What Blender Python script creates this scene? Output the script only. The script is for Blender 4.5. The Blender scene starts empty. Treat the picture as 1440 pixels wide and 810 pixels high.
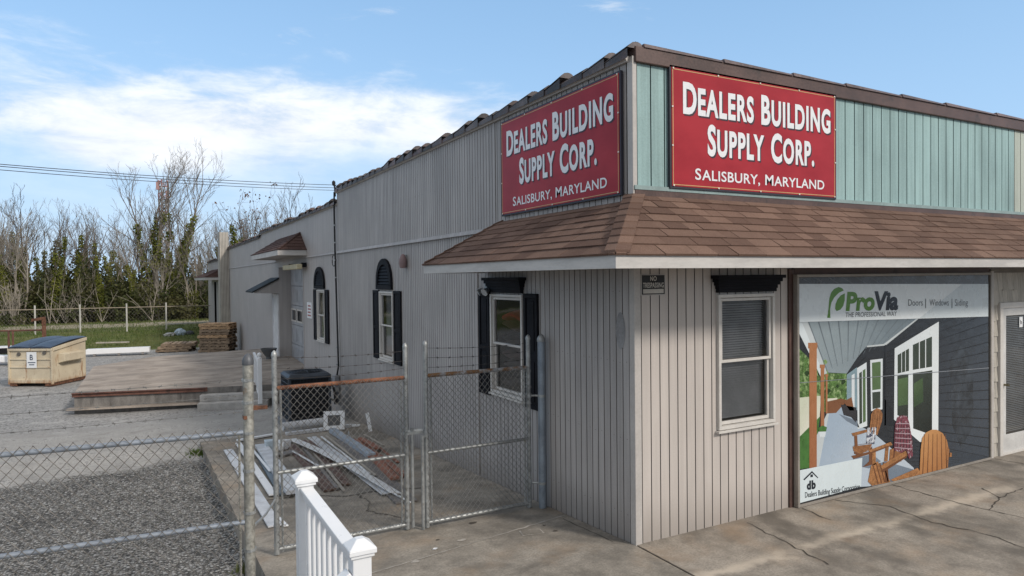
import bpy, bmesh, math, random
from mathutils import Vector, Matrix, noise as mnoise
R = math.radians
scene = bpy.context.scene
COL = scene.collection
rnd = random.Random(7)

# ------------------------------------------------------------------ camera
F_PX = 957.73
YAW, PITCH, ROLL = R(28.4976), R(0.8962), R(-0.5858)
CAM = Vector((-4.1544, -5.1903, 2.6))
fw = Vector((math.sin(YAW)*math.cos(PITCH), math.cos(YAW)*math.cos(PITCH), -math.sin(PITCH)))
rr = Vector((math.cos(YAW), -math.sin(YAW), 0)); uu = rr.cross(fw)
rt = rr*math.cos(ROLL)+uu*math.sin(ROLL); up = -rr*math.sin(ROLL)+uu*math.cos(ROLL)
cd = bpy.data.cameras.new('camera'); cam = bpy.data.objects.new('camera', cd); COL.objects.link(cam)
cd.sensor_width = 36; cd.lens = F_PX/1440*36; cd.clip_end = 3000; cd.clip_start = .1
m = Matrix((rt, up, -fw)).transposed().to_4x4(); m.translation = CAM; cam.matrix_world = m
scene.camera = cam

def ray(x, y): return fw+rt*((x-720)/F_PX)-up*((y-405)/F_PX)
def px(x, y, X): d = ray(x, y); return CAM+d*((X-CAM.x)/d.x)      # photo measurement on a side-wall plane
def py(x, y, Y): d = ray(x, y); return CAM+d*((Y-CAM.y)/d.y)      # ... on a front-wall plane
def pz(x, y, Z): d = ray(x, y); return CAM+d*((Z-CAM.z)/d.z)
def dep(x, y, D): return CAM+ray(x, y)*D
def slabz(y): return 0.0 if y < 0 else -.057*min(y, 14.0)
def pg(x, y):                                                     # ... on the sloping ground
    d = ray(x, y); t = .5
    while t < 300:
        P = CAM+d*t
        if P.z < slabz(P.y): return P
        t += .01
    return P

# ------------------------------------------------------------------ materials
class NT:
    def __init__(s, t): s.t = t; s.n = t.nodes; s.l = t.links
    def new(s, k, **kw):
        n = s.n.new(k)
        for a, v in kw.items(): setattr(n, a, v)
        return n
    def put(s, sock, v):
        if isinstance(v, (int, float)): sock.default_value = v
        elif isinstance(v, tuple): sock.default_value = (*v, 1) if (len(v) == 3 and sock.type == 'RGBA') else v
        else: s.l.new(v, sock)
    def math(s, op, a, b=0, c=0, clamp=False):
        n = s.new('ShaderNodeMath', operation=op, use_clamp=clamp)
        for i, v in enumerate((a, b, c)): s.put(n.inputs[i], v)
        return n.outputs[0]
    def mix(s, f, a, b, mode='MIX'):
        n = s.new('ShaderNodeMix', data_type='RGBA', blend_type=mode, clamp_factor=True)
        s.put(n.inputs[0], f); s.put(n.inputs[6], a); s.put(n.inputs[7], b); return n.outputs[2]
    def noise(s, v, scale, detail=4, rough=.55, dist=0):
        n = s.new('ShaderNodeTexNoise'); s.put(n.inputs['Vector'], v); n.inputs['Scale'].default_value = scale
        n.inputs['Detail'].default_value = detail; n.inputs['Roughness'].default_value = rough
        n.inputs['Distortion'].default_value = dist; return n.outputs[0]
    def voro(s, v, scale, feature='F1'):
        n = s.new('ShaderNodeTexVoronoi', feature=feature); s.put(n.inputs['Vector'], v); n.inputs['Scale'].default_value = scale
        return n.outputs[0]
    def ramp(s, f, lo, hi, a=0., b=1.):
        n = s.new('ShaderNodeMapRange', interpolation_type='SMOOTHSTEP'); s.put(n.inputs[0], f)
        n.inputs[1].default_value = lo; n.inputs[2].default_value = hi; n.inputs[3].default_value = a; n.inputs[4].default_value = b
        return n.outputs[0]
    def pos(s): return s.new('ShaderNodeNewGeometry').outputs['Position']
    def rand(s): return s.new('ShaderNodeNewGeometry').outputs['Random Per Island']
    def scale(s, v, sc):
        n = s.new('ShaderNodeVectorMath', operation='MULTIPLY'); s.put(n.inputs[0], v); n.inputs[1].default_value = sc; return n.outputs[0]
    def xyz(s, v):
        n = s.new('ShaderNodeSeparateXYZ'); s.l.new(v, n.inputs[0]); return n.outputs
    def bump(s, h, strength, dist=.02):
        n = s.new('ShaderNodeBump'); s.put(n.inputs['Height'], h); n.inputs['Strength'].default_value = strength
        n.inputs['Distance'].default_value = dist; return n.outputs[0]

def newmat(name):
    mt = bpy.data.materials.new(name); mt.use_nodes = True
    nt = NT(mt.node_tree); b = nt.n['Principled BSDF']
    return mt, nt, b
CACHE = {}
def M(name, col, rough=.6, metal=0., var=.12, vscale=3., fine=40., bump=0., spec=.4, col2=None, c2lo=.55, c2hi=.7, c2scale=4., stretch=(1, 1, 1), isl=0., isl2=None, coat=0.):
    """painted / weathered surface: base colour with broad and fine noise, optional second colour in patches, optional per-piece tint"""
    if name in CACHE: return CACHE[name]
    mt, nt, b = newmat(name)
    p = nt.scale(nt.pos(), stretch)
    n1 = nt.noise(p, vscale, 5); n2 = nt.noise(p, fine, 3)
    f = nt.math('ADD', nt.math('MULTIPLY', n1, .65), nt.math('MULTIPLY', n2, .35))
    dark = tuple(c*(1-var*1.6) for c in col); light = tuple(min(1, c*(1+var*1.3)) for c in col)
    c = nt.mix(nt.ramp(f, .3, .7), dark, light)
    if isl2: c = nt.mix(nt.rand(), c, isl2)
    if isl:
        k = nt.ramp(nt.rand(), 0, 1, 1-isl, 1+isl)
        h = nt.new('ShaderNodeHueSaturation'); nt.l.new(k, h.inputs['Value']); nt.l.new(c, h.inputs['Color']); c = h.outputs[0]
    if col2:
        n3 = nt.noise(p, c2scale, 6, .65)
        c = nt.mix(nt.ramp(n3, c2lo, c2hi), c, col2)
    nt.l.new(c, b.inputs['Base Color'])
    b.inputs['Metallic'].default_value = metal
    nt.l.new(nt.ramp(n2, .3, .7, max(.03, rough-.08), min(1, rough+.08)), b.inputs['Roughness'])
    b.inputs['Specular IOR Level'].default_value = spec
    if coat: b.inputs['Coat Weight'].default_value = coat; b.inputs['Coat Roughness'].default_value = .08
    if bump: nt.l.new(nt.bump(f, bump), b.inputs['Normal'])
    CACHE[name] = mt
    return mt

def siding_mat(name, col, streak=.14, low=.25):
    """painted vertical siding, rain streaks running down, splash dirt near the slab"""
    mt, nt, b = newmat(name)
    p = nt.pos()
    s = nt.noise(nt.scale(p, (9, 9, .35)), 1.0, 5, .6)
    s2 = nt.noise(nt.scale(p, (30, 30, 1.2)), 1.0, 4, .6)
    n = nt.noise(p, .8, 4); fi = nt.noise(p, 70, 3)
    f = nt.math('ADD', nt.math('ADD', nt.math('MULTIPLY', s, .4), nt.math('MULTIPLY', s2, .15)), nt.math('ADD', nt.math('MULTIPLY', n, .3), nt.math('MULTIPLY', fi, .15)))
    d = tuple(c*(1-streak*1.7) for c in col); l = tuple(c*(1+streak) for c in col)
    c = nt.mix(nt.ramp(f, .34, .66), d, l)
    z = nt.math('ADD', nt.xyz(p)[2], nt.math('MULTIPLY', nt.math('MAXIMUM', nt.xyz(p)[1], 0), .057))
    dirt = nt.math('MULTIPLY', nt.ramp(nt.math('SUBTRACT', z, nt.math('MULTIPLY', s, .5)), -.3, .25, 1, 0), low)
    c = nt.mix(dirt, c, (.13, .11, .09))
    nt.l.new(c, b.inputs['Base Color']); b.inputs['Roughness'].default_value = .55; b.inputs['Specular IOR Level'].default_value = .35
    nt.l.new(nt.bump(nt.noise(nt.scale(p, (40, 40, 3)), 1, 3), .12, .01), b.inputs['Normal'])
    return mt

GREY = (.395, .368, .35)
m_siding = siding_mat('grey_siding_paint', GREY, .16, .45)
m_fronts = siding_mat('front_siding_paint', (.51, .46, .42), .09, .4)
m_stucco = siding_mat('rear_wall_paint', (.40, .372, .355), .10, .3)
m_groove = M('siding_groove', (.175, .165, .155), .8)
m_teal = siding_mat('teal_siding_paint', (.285, .415, .405), .2, 0)
m_beige = siding_mat('beige_siding_paint', (.43, .465, .40), .14, 0)
m_trim = M('beige_trim', (.46, .43, .40), .5, var=.08)
m_fascia = M('fascia_board', (.50, .475, .445), .5, var=.09, vscale=2, fine=15, stretch=(1, 1, 4))
m_fasciaside = m_fascia
m_brown = M('brown_metal', (.10, .06, .05), .45, var=.25, vscale=2, col2=(.05, .035, .03), c2scale=3)
m_black = M('black_shutter', (.010, .010, .013), .65, var=.3, spec=.12)
m_winframe = M('window_vinyl', (.58, .55, .51), .4, var=.07)
m_white = M('white_vinyl', (.78, .785, .79), .35, var=.012, vscale=2, fine=8)
m_whited = M('dusty_white_vinyl', (.60, .61, .63), .42, var=.15, vscale=4, col2=(.40, .38, .36), c2scale=5, c2lo=.52, c2hi=.8)
m_dark = M('dark_interior', (.015, .016, .018), .7)
m_blind = M('blind_slat', (.55, .56, .57), .6)
m_soffit = M('soffit_board', (.42, .40, .38), .6)
m_galv = M('galvanised_steel', (.34, .35, .345), .45, .45, var=.22, vscale=12, fine=60, col2=(.30, .27, .22), c2scale=9, c2lo=.6, c2hi=.75)
m_galvold = M('aged_galvanised_steel', (.36, .35, .31), .5, .4, var=.25, vscale=10, col2=(.25, .15, .08), c2scale=7, c2lo=.58, c2hi=.72)
m_rustrail = M('rusty_pipe', (.19, .082, .045), .8, .1, var=.4, vscale=14, col2=(.42, .40, .36), c2scale=9, c2lo=.62, c2hi=.7)
m_halfrust = M('half_rusty_pipe', (.36, .37, .38), .6, .4, var=.2, vscale=10, col2=(.22, .12, .06), c2scale=6, c2lo=.45, c2hi=.58)
m_wire = M('fence_wire', (.20, .195, .185), .55, .4, var=.25)
m_barbd = M('dark_barbed_wire', (.055, .05, .048), .7, .2)
m_wirerust = M('weathered_fence_wire', (.20, .185, .165), .6, .3, var=.35, vscale=20)
m_barb = M('barbed_wire_steel', (.17, .165, .155), .6, .3)
m_rust = M('rust', (.13, .06, .035), .85, var=.4, vscale=15)
m_orange = M('rust_orange_board', (.25, .105, .066), .7, var=.25, vscale=8, stretch=(1, 1, 1), col2=(.14, .07, .05), c2scale=7, c2lo=.6)
m_brownboard = M('brown_board', (.12, .07, .052), .7, var=.35, vscale=10, col2=(.19, .155, .13), c2scale=9, c2lo=.58)
m_greyboard = M('grey_board', (.20, .185, .175), .7, var=.25, vscale=8, col2=(.11, .10, .09), c2scale=8)
m_beigewood = M('weathered_stick', (.38, .34, .29), .7, var=.2, vscale=12)
m_gutter = M('grey_gutter', (.36, .41, .47), .4, .2, var=.14, vscale=6)
m_ac = M('condenser_casing', (.045, .055, .07), .5, .2, var=.25)
m_acgrille = M('condenser_grille', (.03, .036, .045), .5, .3)
m_acdark = M('condenser_coil', (.008, .008, .009), .9)
m_pad = M('plastic_pad', (.16, .17, .19), .7, var=.2, vscale=8)
m_cable = M('black_cable', (.014, .014, .016), .6)
m_meter = M('meter_grey', (.30, .31, .33), .5, .2, var=.15)
m_lid = M('dumpster_lid_plastic', (.035, .048, .075), .42, var=.3, vscale=3, spec=.5)
m_pallet = M('pallet_wood', (.50, .33, .19), .8, var=.22, vscale=6, fine=30, isl=.25, bump=.2)
m_palletold = M('grey_pallet_wood', (.30, .22, .15), .85, var=.25, vscale=6, isl=.3, bump=.2)
m_concrete = M('dock_concrete', (.335, .285, .24), .9, var=.2, vscale=1.2, fine=24, col2=(.19, .155, .125), c2scale=1.1, c2lo=.5, c2hi=.72, bump=.25, stretch=(1, 2.2, 1))
m_step = M('step_concrete', (.40, .385, .365), .9, var=.18, vscale=3, bump=.2, col2=(.2, .185, .17), c2scale=4)
m_steel = M('rust_brown_channel', (.15, .07, .05), .7, .1, var=.25, vscale=5, col2=(.07, .04, .03), c2scale=6)
m_gate = M('garage_door_paint', (.34, .345, .36), .5, var=.1)
m_canopy = M('dark_metal_canopy', (.035, .04, .043), .7, var=.2, spec=.15)
m_lamp = M('yellowed_lamp', (.52, .46, .30), .5)
m_bell = M('faded_red_horn', (.22, .15, .145), .55)
m_gold = M('sign_gold_line', (.52, .32, .14), .45)
m_signframe = M('sign_dark_frame', (.03, .028, .04), .5)
m_letter = M('sign_white_letter', (.76, .77, .78), .4, var=.03)
m_lshadow = M('sign_letter_shadow', (.035, .02, .03), .5)
m_screw = M('sign_fixing', (.75, .70, .62), .4)

def glass_mat(name, tint=(.05, .06, .07), t=.85):
    mt, nt, b = newmat(name); nt.n.remove(b)
    out = nt.n['Material Output']
    g = nt.new('ShaderNodeBsdfGlossy'); g.inputs['Roughness'].default_value = .03; g.inputs['Color'].default_value = (.9, .93, .95, 1)
    tr = nt.new('ShaderNodeBsdfTransparent'); tr.inputs['Color'].default_value = (t, t, t, 1)
    fr = nt.new('ShaderNodeFresnel'); fr.inputs['IOR'].default_value = 1.6
    nt.l.new(nt.bump(nt.noise(nt.pos(), 1.6, 2), .06, .05), g.inputs['Normal'])
    mx = nt.new('ShaderNodeMixShader'); nt.l.new(fr.outputs[0], mx.inputs[0]); nt.l.new(tr.outputs[0], mx.inputs[1]); nt.l.new(g.outputs[0], mx.inputs[2])
    nt.l.new(mx.outputs[0], out.inputs['Surface']); return mt
m_glass = glass_mat('window_glass')

def sign_red():
    mt, nt, b = newmat('sign_red_enamel')
    p = nt.pos()
    n = nt.noise(nt.scale(p, (1.2, 1.2, 2)), 1.5, 4)
    c = nt.mix(nt.ramp(n, .3, .7), (.31, .022, .032), (.39, .032, .043))
    nt.l.new(c, b.inputs['Base Color']); b.inputs['Roughness'].default_value = .38; b.inputs['Specular IOR Level'].default_value = .16
    return mt
m_red = sign_red()

def shingle_mat(name, base, alt):
    mt, nt, b = newmat(name)
    p = nt.pos(); r = nt.rand()
    c = nt.mix(r, base, alt)
    g = nt.noise(p, 160, 2, .8)
    c = nt.mix(nt.ramp(g, .35, .68, .0, .55), c, tuple(x*.35 for x in base))
    g2 = nt.noise(p, 110, 2, .8)
    c = nt.mix(nt.ramp(g2, .58, .72, 0, .5), c, (.36, .27, .21))
    w = nt.noise(nt.scale(p, (1, 1, 1)), 1.1, 5)
    c = nt.mix(nt.ramp(w, .45, .75, 0, .4), c, tuple(x*.5 for x in base))
    nt.l.new(c, b.inputs['Base Color']); b.inputs['Roughness'].default_value = .92; b.inputs['Specular IOR Level'].default_value = .2
    nt.l.new(nt.bump(g, .5, .006), b.inputs['Normal']); return mt
m_shingle = shingle_mat('brown_asphalt_shingle', (.135, .080, .060), (.25, .158, .118))
m_shingled = shingle_mat('dark_brown_shingle', (.075, .042, .036), (.11, .064, .054))
m_shake = M('shake_siding', (.42, .39, .34), .75, var=.12, vscale=5, isl=.1, stretch=(6, 6, 1))

def slab_mat(name, base, stains):
    mt, nt, b = newmat(name)
    p = nt.pos(); x, y, z = nt.xyz(p)
    n1 = nt.noise(p, .7, 6, .6, .4); n2 = nt.noise(p, 3.5, 6, .65); n3 = nt.noise(p, 45, 4, .75); sp = nt.voro(p, 90)
    f = nt.math('ADD', nt.math('MULTIPLY', n1, .5), nt.math('MULTIPLY', n2, .5))
    c = nt.mix(nt.ramp(f, .36, .66), tuple(k*.5 for k in base), tuple(k*1.2 for k in base))
    c = nt.mix(nt.ramp(n3, .38, .66, 0, .45), c, tuple(k*.36 for k in base))
    c = nt.mix(nt.ramp(sp, .0, .22, .5, 0), c, tuple(k*1.7 for k in base))
    st = nt.noise(nt.scale(p, stains), 1.0, 5, .6, .8)
    c = nt.mix(nt.ramp(st, .52, .72, 0, .72), c, tuple(k*.30 for k in base))
    br = nt.noise(nt.scale(p, (1.3, 1.3, 1)), 1.0, 4)
    c = nt.mix(nt.ramp(br, .5, .75, 0, .5), c, (base[0]*1.0, base[1]*.80, base[2]*.62))
    # washed band along the eave drip line
    dd = nt.math('ABSOLUTE', nt.math('ADD', nt.math('ADD', y, .84), nt.math('MULTIPLY', nt.math('SUBTRACT', n2, .5), .35)))
    band = nt.math('MULTIPLY', nt.ramp(dd, .0, .13, 1, 0), nt.ramp(n1, .38, .62, 0.05, .8))
    c = nt.mix(band, c, (base[0]*1.6, base[1]*1.56, base[2]*1.5))
    nt.l.new(c, b.inputs['Base Color']); nt.l.new(nt.ramp(st, .5, .7, .92, .62), b.inputs['Roughness']); b.inputs['Specular IOR Level'].default_value = .3
    nt.l.new(nt.bump(nt.math('ADD', nt.math('MULTIPLY', n2, .5), nt.math('MULTIPLY', n3, .3)), .4, .02), b.inputs['Normal']); return mt
m_slab = slab_mat('apron_concrete', (.36, .318, .268), (.9, .45, 1))
m_walk = slab_mat('walk_concrete', (.35, .312, .262), (.6, 1.1, 1))
m_crack = M('crack_dirt', (.075, .064, .052), .95)
m_joint = M('pale_joint_filler', (.38, .35, .31), .9, var=.2)

def ground_mat():
    mt, nt, b = newmat('yard_ground')
    p = nt.pos(); x, y, z = nt.xyz(p)
    big = nt.noise(p, .25, 5, .6, .3); mid = nt.noise(p, 1.7, 6, .7); fine = nt.noise(p, 16, 5, .8); st = nt.voro(p, 26); st2 = nt.voro(p, 60)
    wob = nt.math('MULTIPLY', nt.math('SUBTRACT', mid, .5), 1.6)
    # dark gravel with individual pale and dark stones
    stone = nt.new('ShaderNodeTexVoronoi'); nt.l.new(p, stone.inputs['Vector']); stone.inputs['Scale'].default_value = 36
    sc = nt.xyz(stone.outputs['Color'])[0]
    grav = nt.mix(nt.ramp(sc, .05, .95), (.09, .086, .08), (.40, .385, .36))
    grav = nt.mix(nt.ramp(nt.noise(p, .9, 5, .65, .5), .46, .66, 0, .55), grav, (.07, .066, .062)); grav = nt.mix(nt.ramp(nt.noise(p, 5, 4, .6), .56, .70, 0, .45), grav, (.34, .32, .29))
    grav = nt.mix(nt.ramp(sc, .84, .95, 0, 1), grav, (.5, .49, .47))
    grav = nt.mix(nt.ramp(stone.outputs['Distance'], .35, .8, 0, .75), grav, (.014, .014, .014))
    # worn pale asphalt lane
    lane = nt.mix(nt.ramp(mid, .3, .7), (.33, .315, .295), (.49, .47, .44))
    lane = nt.mix(nt.ramp(fine, .48, .75, 0, .75), lane, (.14, .132, .12))
    # old broken asphalt, grey with loose stones and holes
    asp = nt.mix(nt.ramp(fine, .3, .68), (.15, .147, .143), (.45, .44, .425))
    asp = nt.mix(nt.ramp(mid, .5, .68, 0, .7), asp, (.49, .475, .455))
    asp = nt.mix(nt.ramp(mid, .22, .40, .65, 0), asp, (.04, .042, .046))
    rk = nt.new('ShaderNodeTexVoronoi'); nt.l.new(p, rk.inputs['Vector']); rk.inputs['Scale'].default_value = 7; rc = nt.xyz(rk.outputs['Color'])
    rocks = nt.math('MULTIPLY', nt.ramp(rk.outputs['Distance'], .16, .30, 1, 0), nt.ramp(rc[0], .55, .7))
    asp = nt.mix(nt.math('MULTIPLY', rocks, .85), asp, (.075, .072, .07)); asp = nt.mix(nt.math('MULTIPLY', nt.math('MULTIPLY', nt.ramp(rk.outputs['Distance'], .12, .25, 1, 0), nt.ramp(rc[1], .7, .8)), .8), asp, (.52, .51, .49))
    lane = nt.mix(nt.math('MULTIPLY', rocks, nt.ramp(mid, .42, .6, 0, .7)), lane, (.12, .115, .11))
    lane = nt.mix(nt.math('MULTIPLY', nt.ramp(sc, .6, .8), nt.ramp(mid, .48, .62, 0, .7)), lane, (.16, .155, .15))
    # grass floor and dirt track
    gr = nt.mix(nt.ramp(mid, .3, .7), (.075, .10, .025), (.15, .165, .05))
    gr = nt.mix(nt.ramp(big, .5, .7, 0, .6), gr, (.23, .205, .10))
    tr = nt.mix(nt.ramp(mid, .3, .7), (.27, .24, .17), (.38, .34, .26))
    yl = nt.math('ADD', y, wob)
    c = nt.mix(nt.ramp(nt.math('ADD', yl, nt.math('MULTIPLY', x, -.12)), 8.45, 8.95), grav, lane)
    c = nt.mix(nt.ramp(nt.math('ADD', y, nt.math('MULTIPLY', wob, 1.8)), 11.8, 14.5), c, asp)
    c = nt.mix(nt.ramp(nt.math('ADD', yl, nt.math('MULTIPLY', x, .15)), 32.2, 33.2), c, gr)
    c = nt.mix(nt.math('MULTIPLY', nt.ramp(yl, 51, 53.0), nt.ramp(yl, 57, 59, 1, 0)), c, tr)
    c = nt.mix(nt.ramp(yl, 60, 63), c, (.05, .05, .022))
    nt.l.new(c, b.inputs['Base Color']); b.inputs['Roughness'].default_value = .95; b.inputs['Specular IOR Level'].default_value = .2
    h = nt.math('ADD', nt.math('MULTIPLY', stone.outputs['Distance'], -.6), nt.math('MULTIPLY', mid, .6))
    nt.l.new(nt.bump(h, .8, .05), b.inputs['Normal']); return mt

def leaf_mat(name, a, bcol, c3):
    mt, nt, b = newmat(name)
    r = nt.rand(); n = nt.noise(nt.pos(), .35, 3)
    c = nt.mix(r, a, bcol); c = nt.mix(nt.ramp(n, .42, .66, 0, .75), c, c3)
    nt.l.new(c, b.inputs['Base Color']); b.inputs['Roughness'].default_value = .7; b.inputs['Specular IOR Level'].default_value = .25
    tl = nt.new('ShaderNodeBsdfTranslucent'); nt.l.new(c, tl.inputs['Color'])
    mx = nt.new('ShaderNodeMixShader'); mx.inputs[0].default_value = .3
    nt.l.new(b.outputs[0], mx.inputs[1]); nt.l.new(tl.outputs[0], mx.inputs[2]); nt.l.new(mx.outputs[0], nt.n['Material Output'].inputs['Surface']); return mt
m_ivy = leaf_mat('ivy_leaves', (.065, .08, .015), (.18, .195, .036), (.25, .25, .05))
m_under = leaf_mat('undergrowth_leaves', (.028, .040, .014), (.085, .095, .03), (.13, .115, .05))
m_grass = leaf_mat('grass_blades', (.06, .10, .02), (.12, .16, .04), (.19, .18, .08))
m_deadleaf = leaf_mat('dead_leaves', (.16, .085, .05), (.26, .15, .09), (.20, .12, .08))
m_bark = M('grey_bark', (.19, .165, .14), .9, var=.3, vscale=2)
m_barkl = M('pale_bark', (.26, .23, .19), .9, var=.25, vscale=2)
m_barkd = M('dark_bark', (.075, .063, .056), .9, var=.3, vscale=2)

# ------------------------------------------------------------------ mesh helpers
def thing(name, label, cat, loc=(0, 0, 0), group=None, kind=None):
    o = bpy.data.objects.new(name, None); COL.objects.link(o); o.location = loc; o.empty_display_size = .2
    tag(o, label, cat, group, kind); return o
def tag(o, label, cat, group=None, kind=None):
    if label: o['label'] = label
    if cat: o['category'] = cat
    if group: o['group'] = group
    if kind: o['kind'] = kind
    return o
def wloc(o):
    v = Vector((0, 0, 0))
    while o: v += Vector(o.location); o = o.parent
    return v
def copy_tree(o, parent=None):
    c = o.copy(); COL.objects.link(c); c.parent = parent
    for ch in [k for k in COL.objects if k.parent == o]: copy_tree(ch, c)
    return c

class MB:
    def __init__(s): s.v = []; s.f = []; s.mi = []; s.cur = 0
    def face(s, pts):
        b = len(s.v); s.v += [tuple(p) for p in pts]; s.f.append(tuple(range(b, b+len(pts)))); s.mi.append(s.cur); return s
    def hexa(s, c):     # 8 corners: bottom 0-3 loop, top 4-7 loop
        b = len(s.v); s.v += [tuple(p) for p in c]
        for q in ((3, 2, 1, 0), (4, 5, 6, 7), (0, 1, 5, 4), (1, 2, 6, 5), (2, 3, 7, 6), (3, 0, 4, 7)):
            s.f.append(tuple(b+i for i in q)); s.mi.append(s.cur)
        return s
    def box(s, x0, x1, y0, y1, z0, z1):
        return s.hexa([(x0, y0, z0), (x1, y0, z0), (x1, y1, z0), (x0, y1, z0), (x0, y0, z1), (x1, y0, z1), (x1, y1, z1), (x0, y1, z1)])
    def tube(s, pts, rad, n=8, cap=True):
        pts = [Vector(p) for p in pts]; rs = rad if isinstance(rad, (list, tuple)) else [rad]*len(pts)
        rings = []; ref = None
        for i, p in enumerate(pts):
            t = (pts[min(i+1, len(pts)-1)]-pts[max(i-1, 0)])
            if t.length < 1e-9: t = Vector((0, 0, 1))
            t.normalize()
            if ref is None: ref = Vector((0, 0, 1)) if abs(t.z) < .9 else Vector((1, 0, 0))
            a = t.cross(ref)
            if a.length < 1e-6: a = t.cross(Vector((.3, .8, .2)))
            a.normalize(); b2 = t.cross(a).normalized(); ref = b2.cross(t)*-1 if False else ref
            base = len(s.v)
            for k in range(n):
                an = 2*math.pi*k/n; s.v.append(tuple(p+(a*math.cos(an)+b2*math.sin(an))*rs[i]))
            rings.append(base)
        for i in range(len(rings)-1):
            for k in range(n):
                s.f.append((rings[i]+k, rings[i]+(k+1) % n, rings[i+1]+(k+1) % n, rings[i+1]+k)); s.mi.append(s.cur)
        if cap and n > 3:
            s.f.append(tuple(rings[0]+k for k in range(n))); s.mi.append(s.cur)
            s.f.append(tuple(rings[-1]+k for k in reversed(range(n)))); s.mi.append(s.cur)
        return s
    def prism(s, poly, d):     # polygon (3D points) extruded by vector d
        poly = [Vector(p) for p in poly]; d = Vector(d); n = len(poly); b = len(s.v)
        s.v += [tuple(p) for p in poly]+[tuple(p+d) for p in poly]
        s.f.append(tuple(b+i for i in range(n))); s.mi.append(s.cur)
        s.f.append(tuple(b+n+i for i in reversed(range(n)))); s.mi.append(s.cur)
        for i in range(n): s.f.append((b+i, b+n+i, b+n+(i+1) % n, b+(i+1) % n)); s.mi.append(s.cur)
        return s
    def lathe(s, c, prof, n=16):
        c = Vector(c); rings = []
        for r_, z in prof:
            rings.append(len(s.v))
            for k in range(n):
                a = 2*math.pi*k/n; s.v.append((c.x+r_*math.cos(a), c.y+r_*math.sin(a), c.z+z))
        for i in range(len(rings)-1):
            for k in range(n): s.f.append((rings[i]+k, rings[i]+(k+1) % n, rings[i+1]+(k+1) % n, rings[i+1]+k)); s.mi.append(s.cur)
        return s
    def plank(s, A, B, w, t, twist=0., sag=0., seg=6, upv=(0, 0, 1)):
        A, B = Vector(A), Vector(B); d = (B-A).normalized(); upv = Vector(upv); side = d.cross(upv).normalized(); nn = side.cross(d)
        prev = None; base = len(s.v)
        for i in range(seg+1):
            u = i/seg; p = A.lerp(B, u)+nn*(sag*4*u*(1-u))
            a = twist*u; sd = side*math.cos(a)+nn*math.sin(a); n2 = nn*math.cos(a)-side*math.sin(a)
            for q in (-sd*w/2, sd*w/2, sd*w/2+n2*t, -sd*w/2+n2*t): s.v.append(tuple(p+q))
        for i in range(seg):
            for k in range(4):
                s.f.append((base+i*4+k, base+i*4+(k+1) % 4, base+i*4+4+(k+1) % 4, base+i*4+4+k)); s.mi.append(s.cur)
        s.f.append((base, base+3, base+2, base+1)); s.f.append(tuple(base+seg*4+k for k in range(4))); s.mi += [s.cur]*2
        return s
    def build(s, name, mats, parent=None, origin=None, bevel=0., smooth=False, label=None, fix=True):
        me = bpy.data.meshes.new(name)
        o0 = wloc(parent) if parent is not None else Vector(origin or (0, 0, 0))
        me.from_pydata([tuple(Vector(v)-o0) for v in s.v], [], s.f); me.update()
        if not isinstance(mats, (list, tuple)): mats = [mats]
        for k in mats: me.materials.append(k)
        if len(mats) > 1: me.polygons.foreach_set('material_index', s.mi)
        if fix:
            bm = bmesh.new(); bm.from_mesh(me); bmesh.ops.recalc_face_normals(bm, faces=bm.faces); bm.to_mesh(me); bm.free()
        if smooth:
            me.polygons.foreach_set('use_smooth', [True]*len(me.polygons))
            try: me.set_sharp_from_angle(angle=R(40))
            except Exception: pass
        o = bpy.data.objects.new(name, me); COL.objects.link(o)
        if parent is not None: o.parent = parent
        else: o.location = o0
        if bevel:
            bv = o.modifiers.new('bevel', 'BEVEL'); bv.width = bevel; bv.segments = 2; bv.limit_method = 'ANGLE'; bv.angle_limit = R(50)
        if label: o['label'] = label
        return o

def structure(name, mb, mats, **k):
    o = mb.build(name, mats, **k); o['kind'] = 'structure'; return o

# text -> list of triangulated polygons in the local (x, y) plane
TXT = {}
def text_polys(s, bold=0., shear=0.):
    key = (s, bold, shear)
    if key in TXT: return TXT[key]
    cu = bpy.data.curves.new('t', 'FONT'); cu.body = s; cu.size = 1; cu.offset = bold; cu.shear = shear; cu.resolution_u = 4; cu.space_character = 1.14 if bold > .03 and shear == 0 else (1.05 if bold > .01 and shear == 0 else 1)
    ob = bpy.data.objects.new('t', cu); COL.objects.link(ob)
    dg = bpy.context.evaluated_depsgraph_get(); dg.update()
    me = bpy.data.meshes.new_from_object(ob.evaluated_get(dg))
    vs = [v.co.copy() for v in me.vertices]; fs = [tuple(p.vertices) for p in me.polygons]
    bpy.data.objects.remove(ob); bpy.data.curves.remove(cu); bpy.data.meshes.remove(me)
    x0 = min(v.x for v in vs); x1 = max(v.x for v in vs); y0 = min(v.y for v in vs); y1 = max(v.y for v in vs)
    TXT[key] = (vs, fs, x0, x1, y0, y1); return TXT[key]
CAPH = None
def put_text(mb, s, u0, u1, zb, h, frame, bold=0., shear=0., capref=True, thick=0.):
    """text fitted between u0 and u1, baseline zb, cap height h; frame(u, z) -> 3D point"""
    global CAPH
    if CAPH is None: CAPH = text_polys('H')[5]
    vs, fs, x0, x1, y0, y1 = text_polys(s, bold, shear)
    kx = (u1-u0)/(x1-x0); kz = h/CAPH
    b = len(mb.v)
    mb.v += [tuple(frame(u0+(v.x-x0)*kx, zb+v.y*kz)) for v in vs]
    for f in fs: mb.f.append(tuple(b+i for i in f)); mb.mi.append(mb.cur)
def width(s, bold=0.): t = text_polys(s, bold); return t[3]-t[2]

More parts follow.
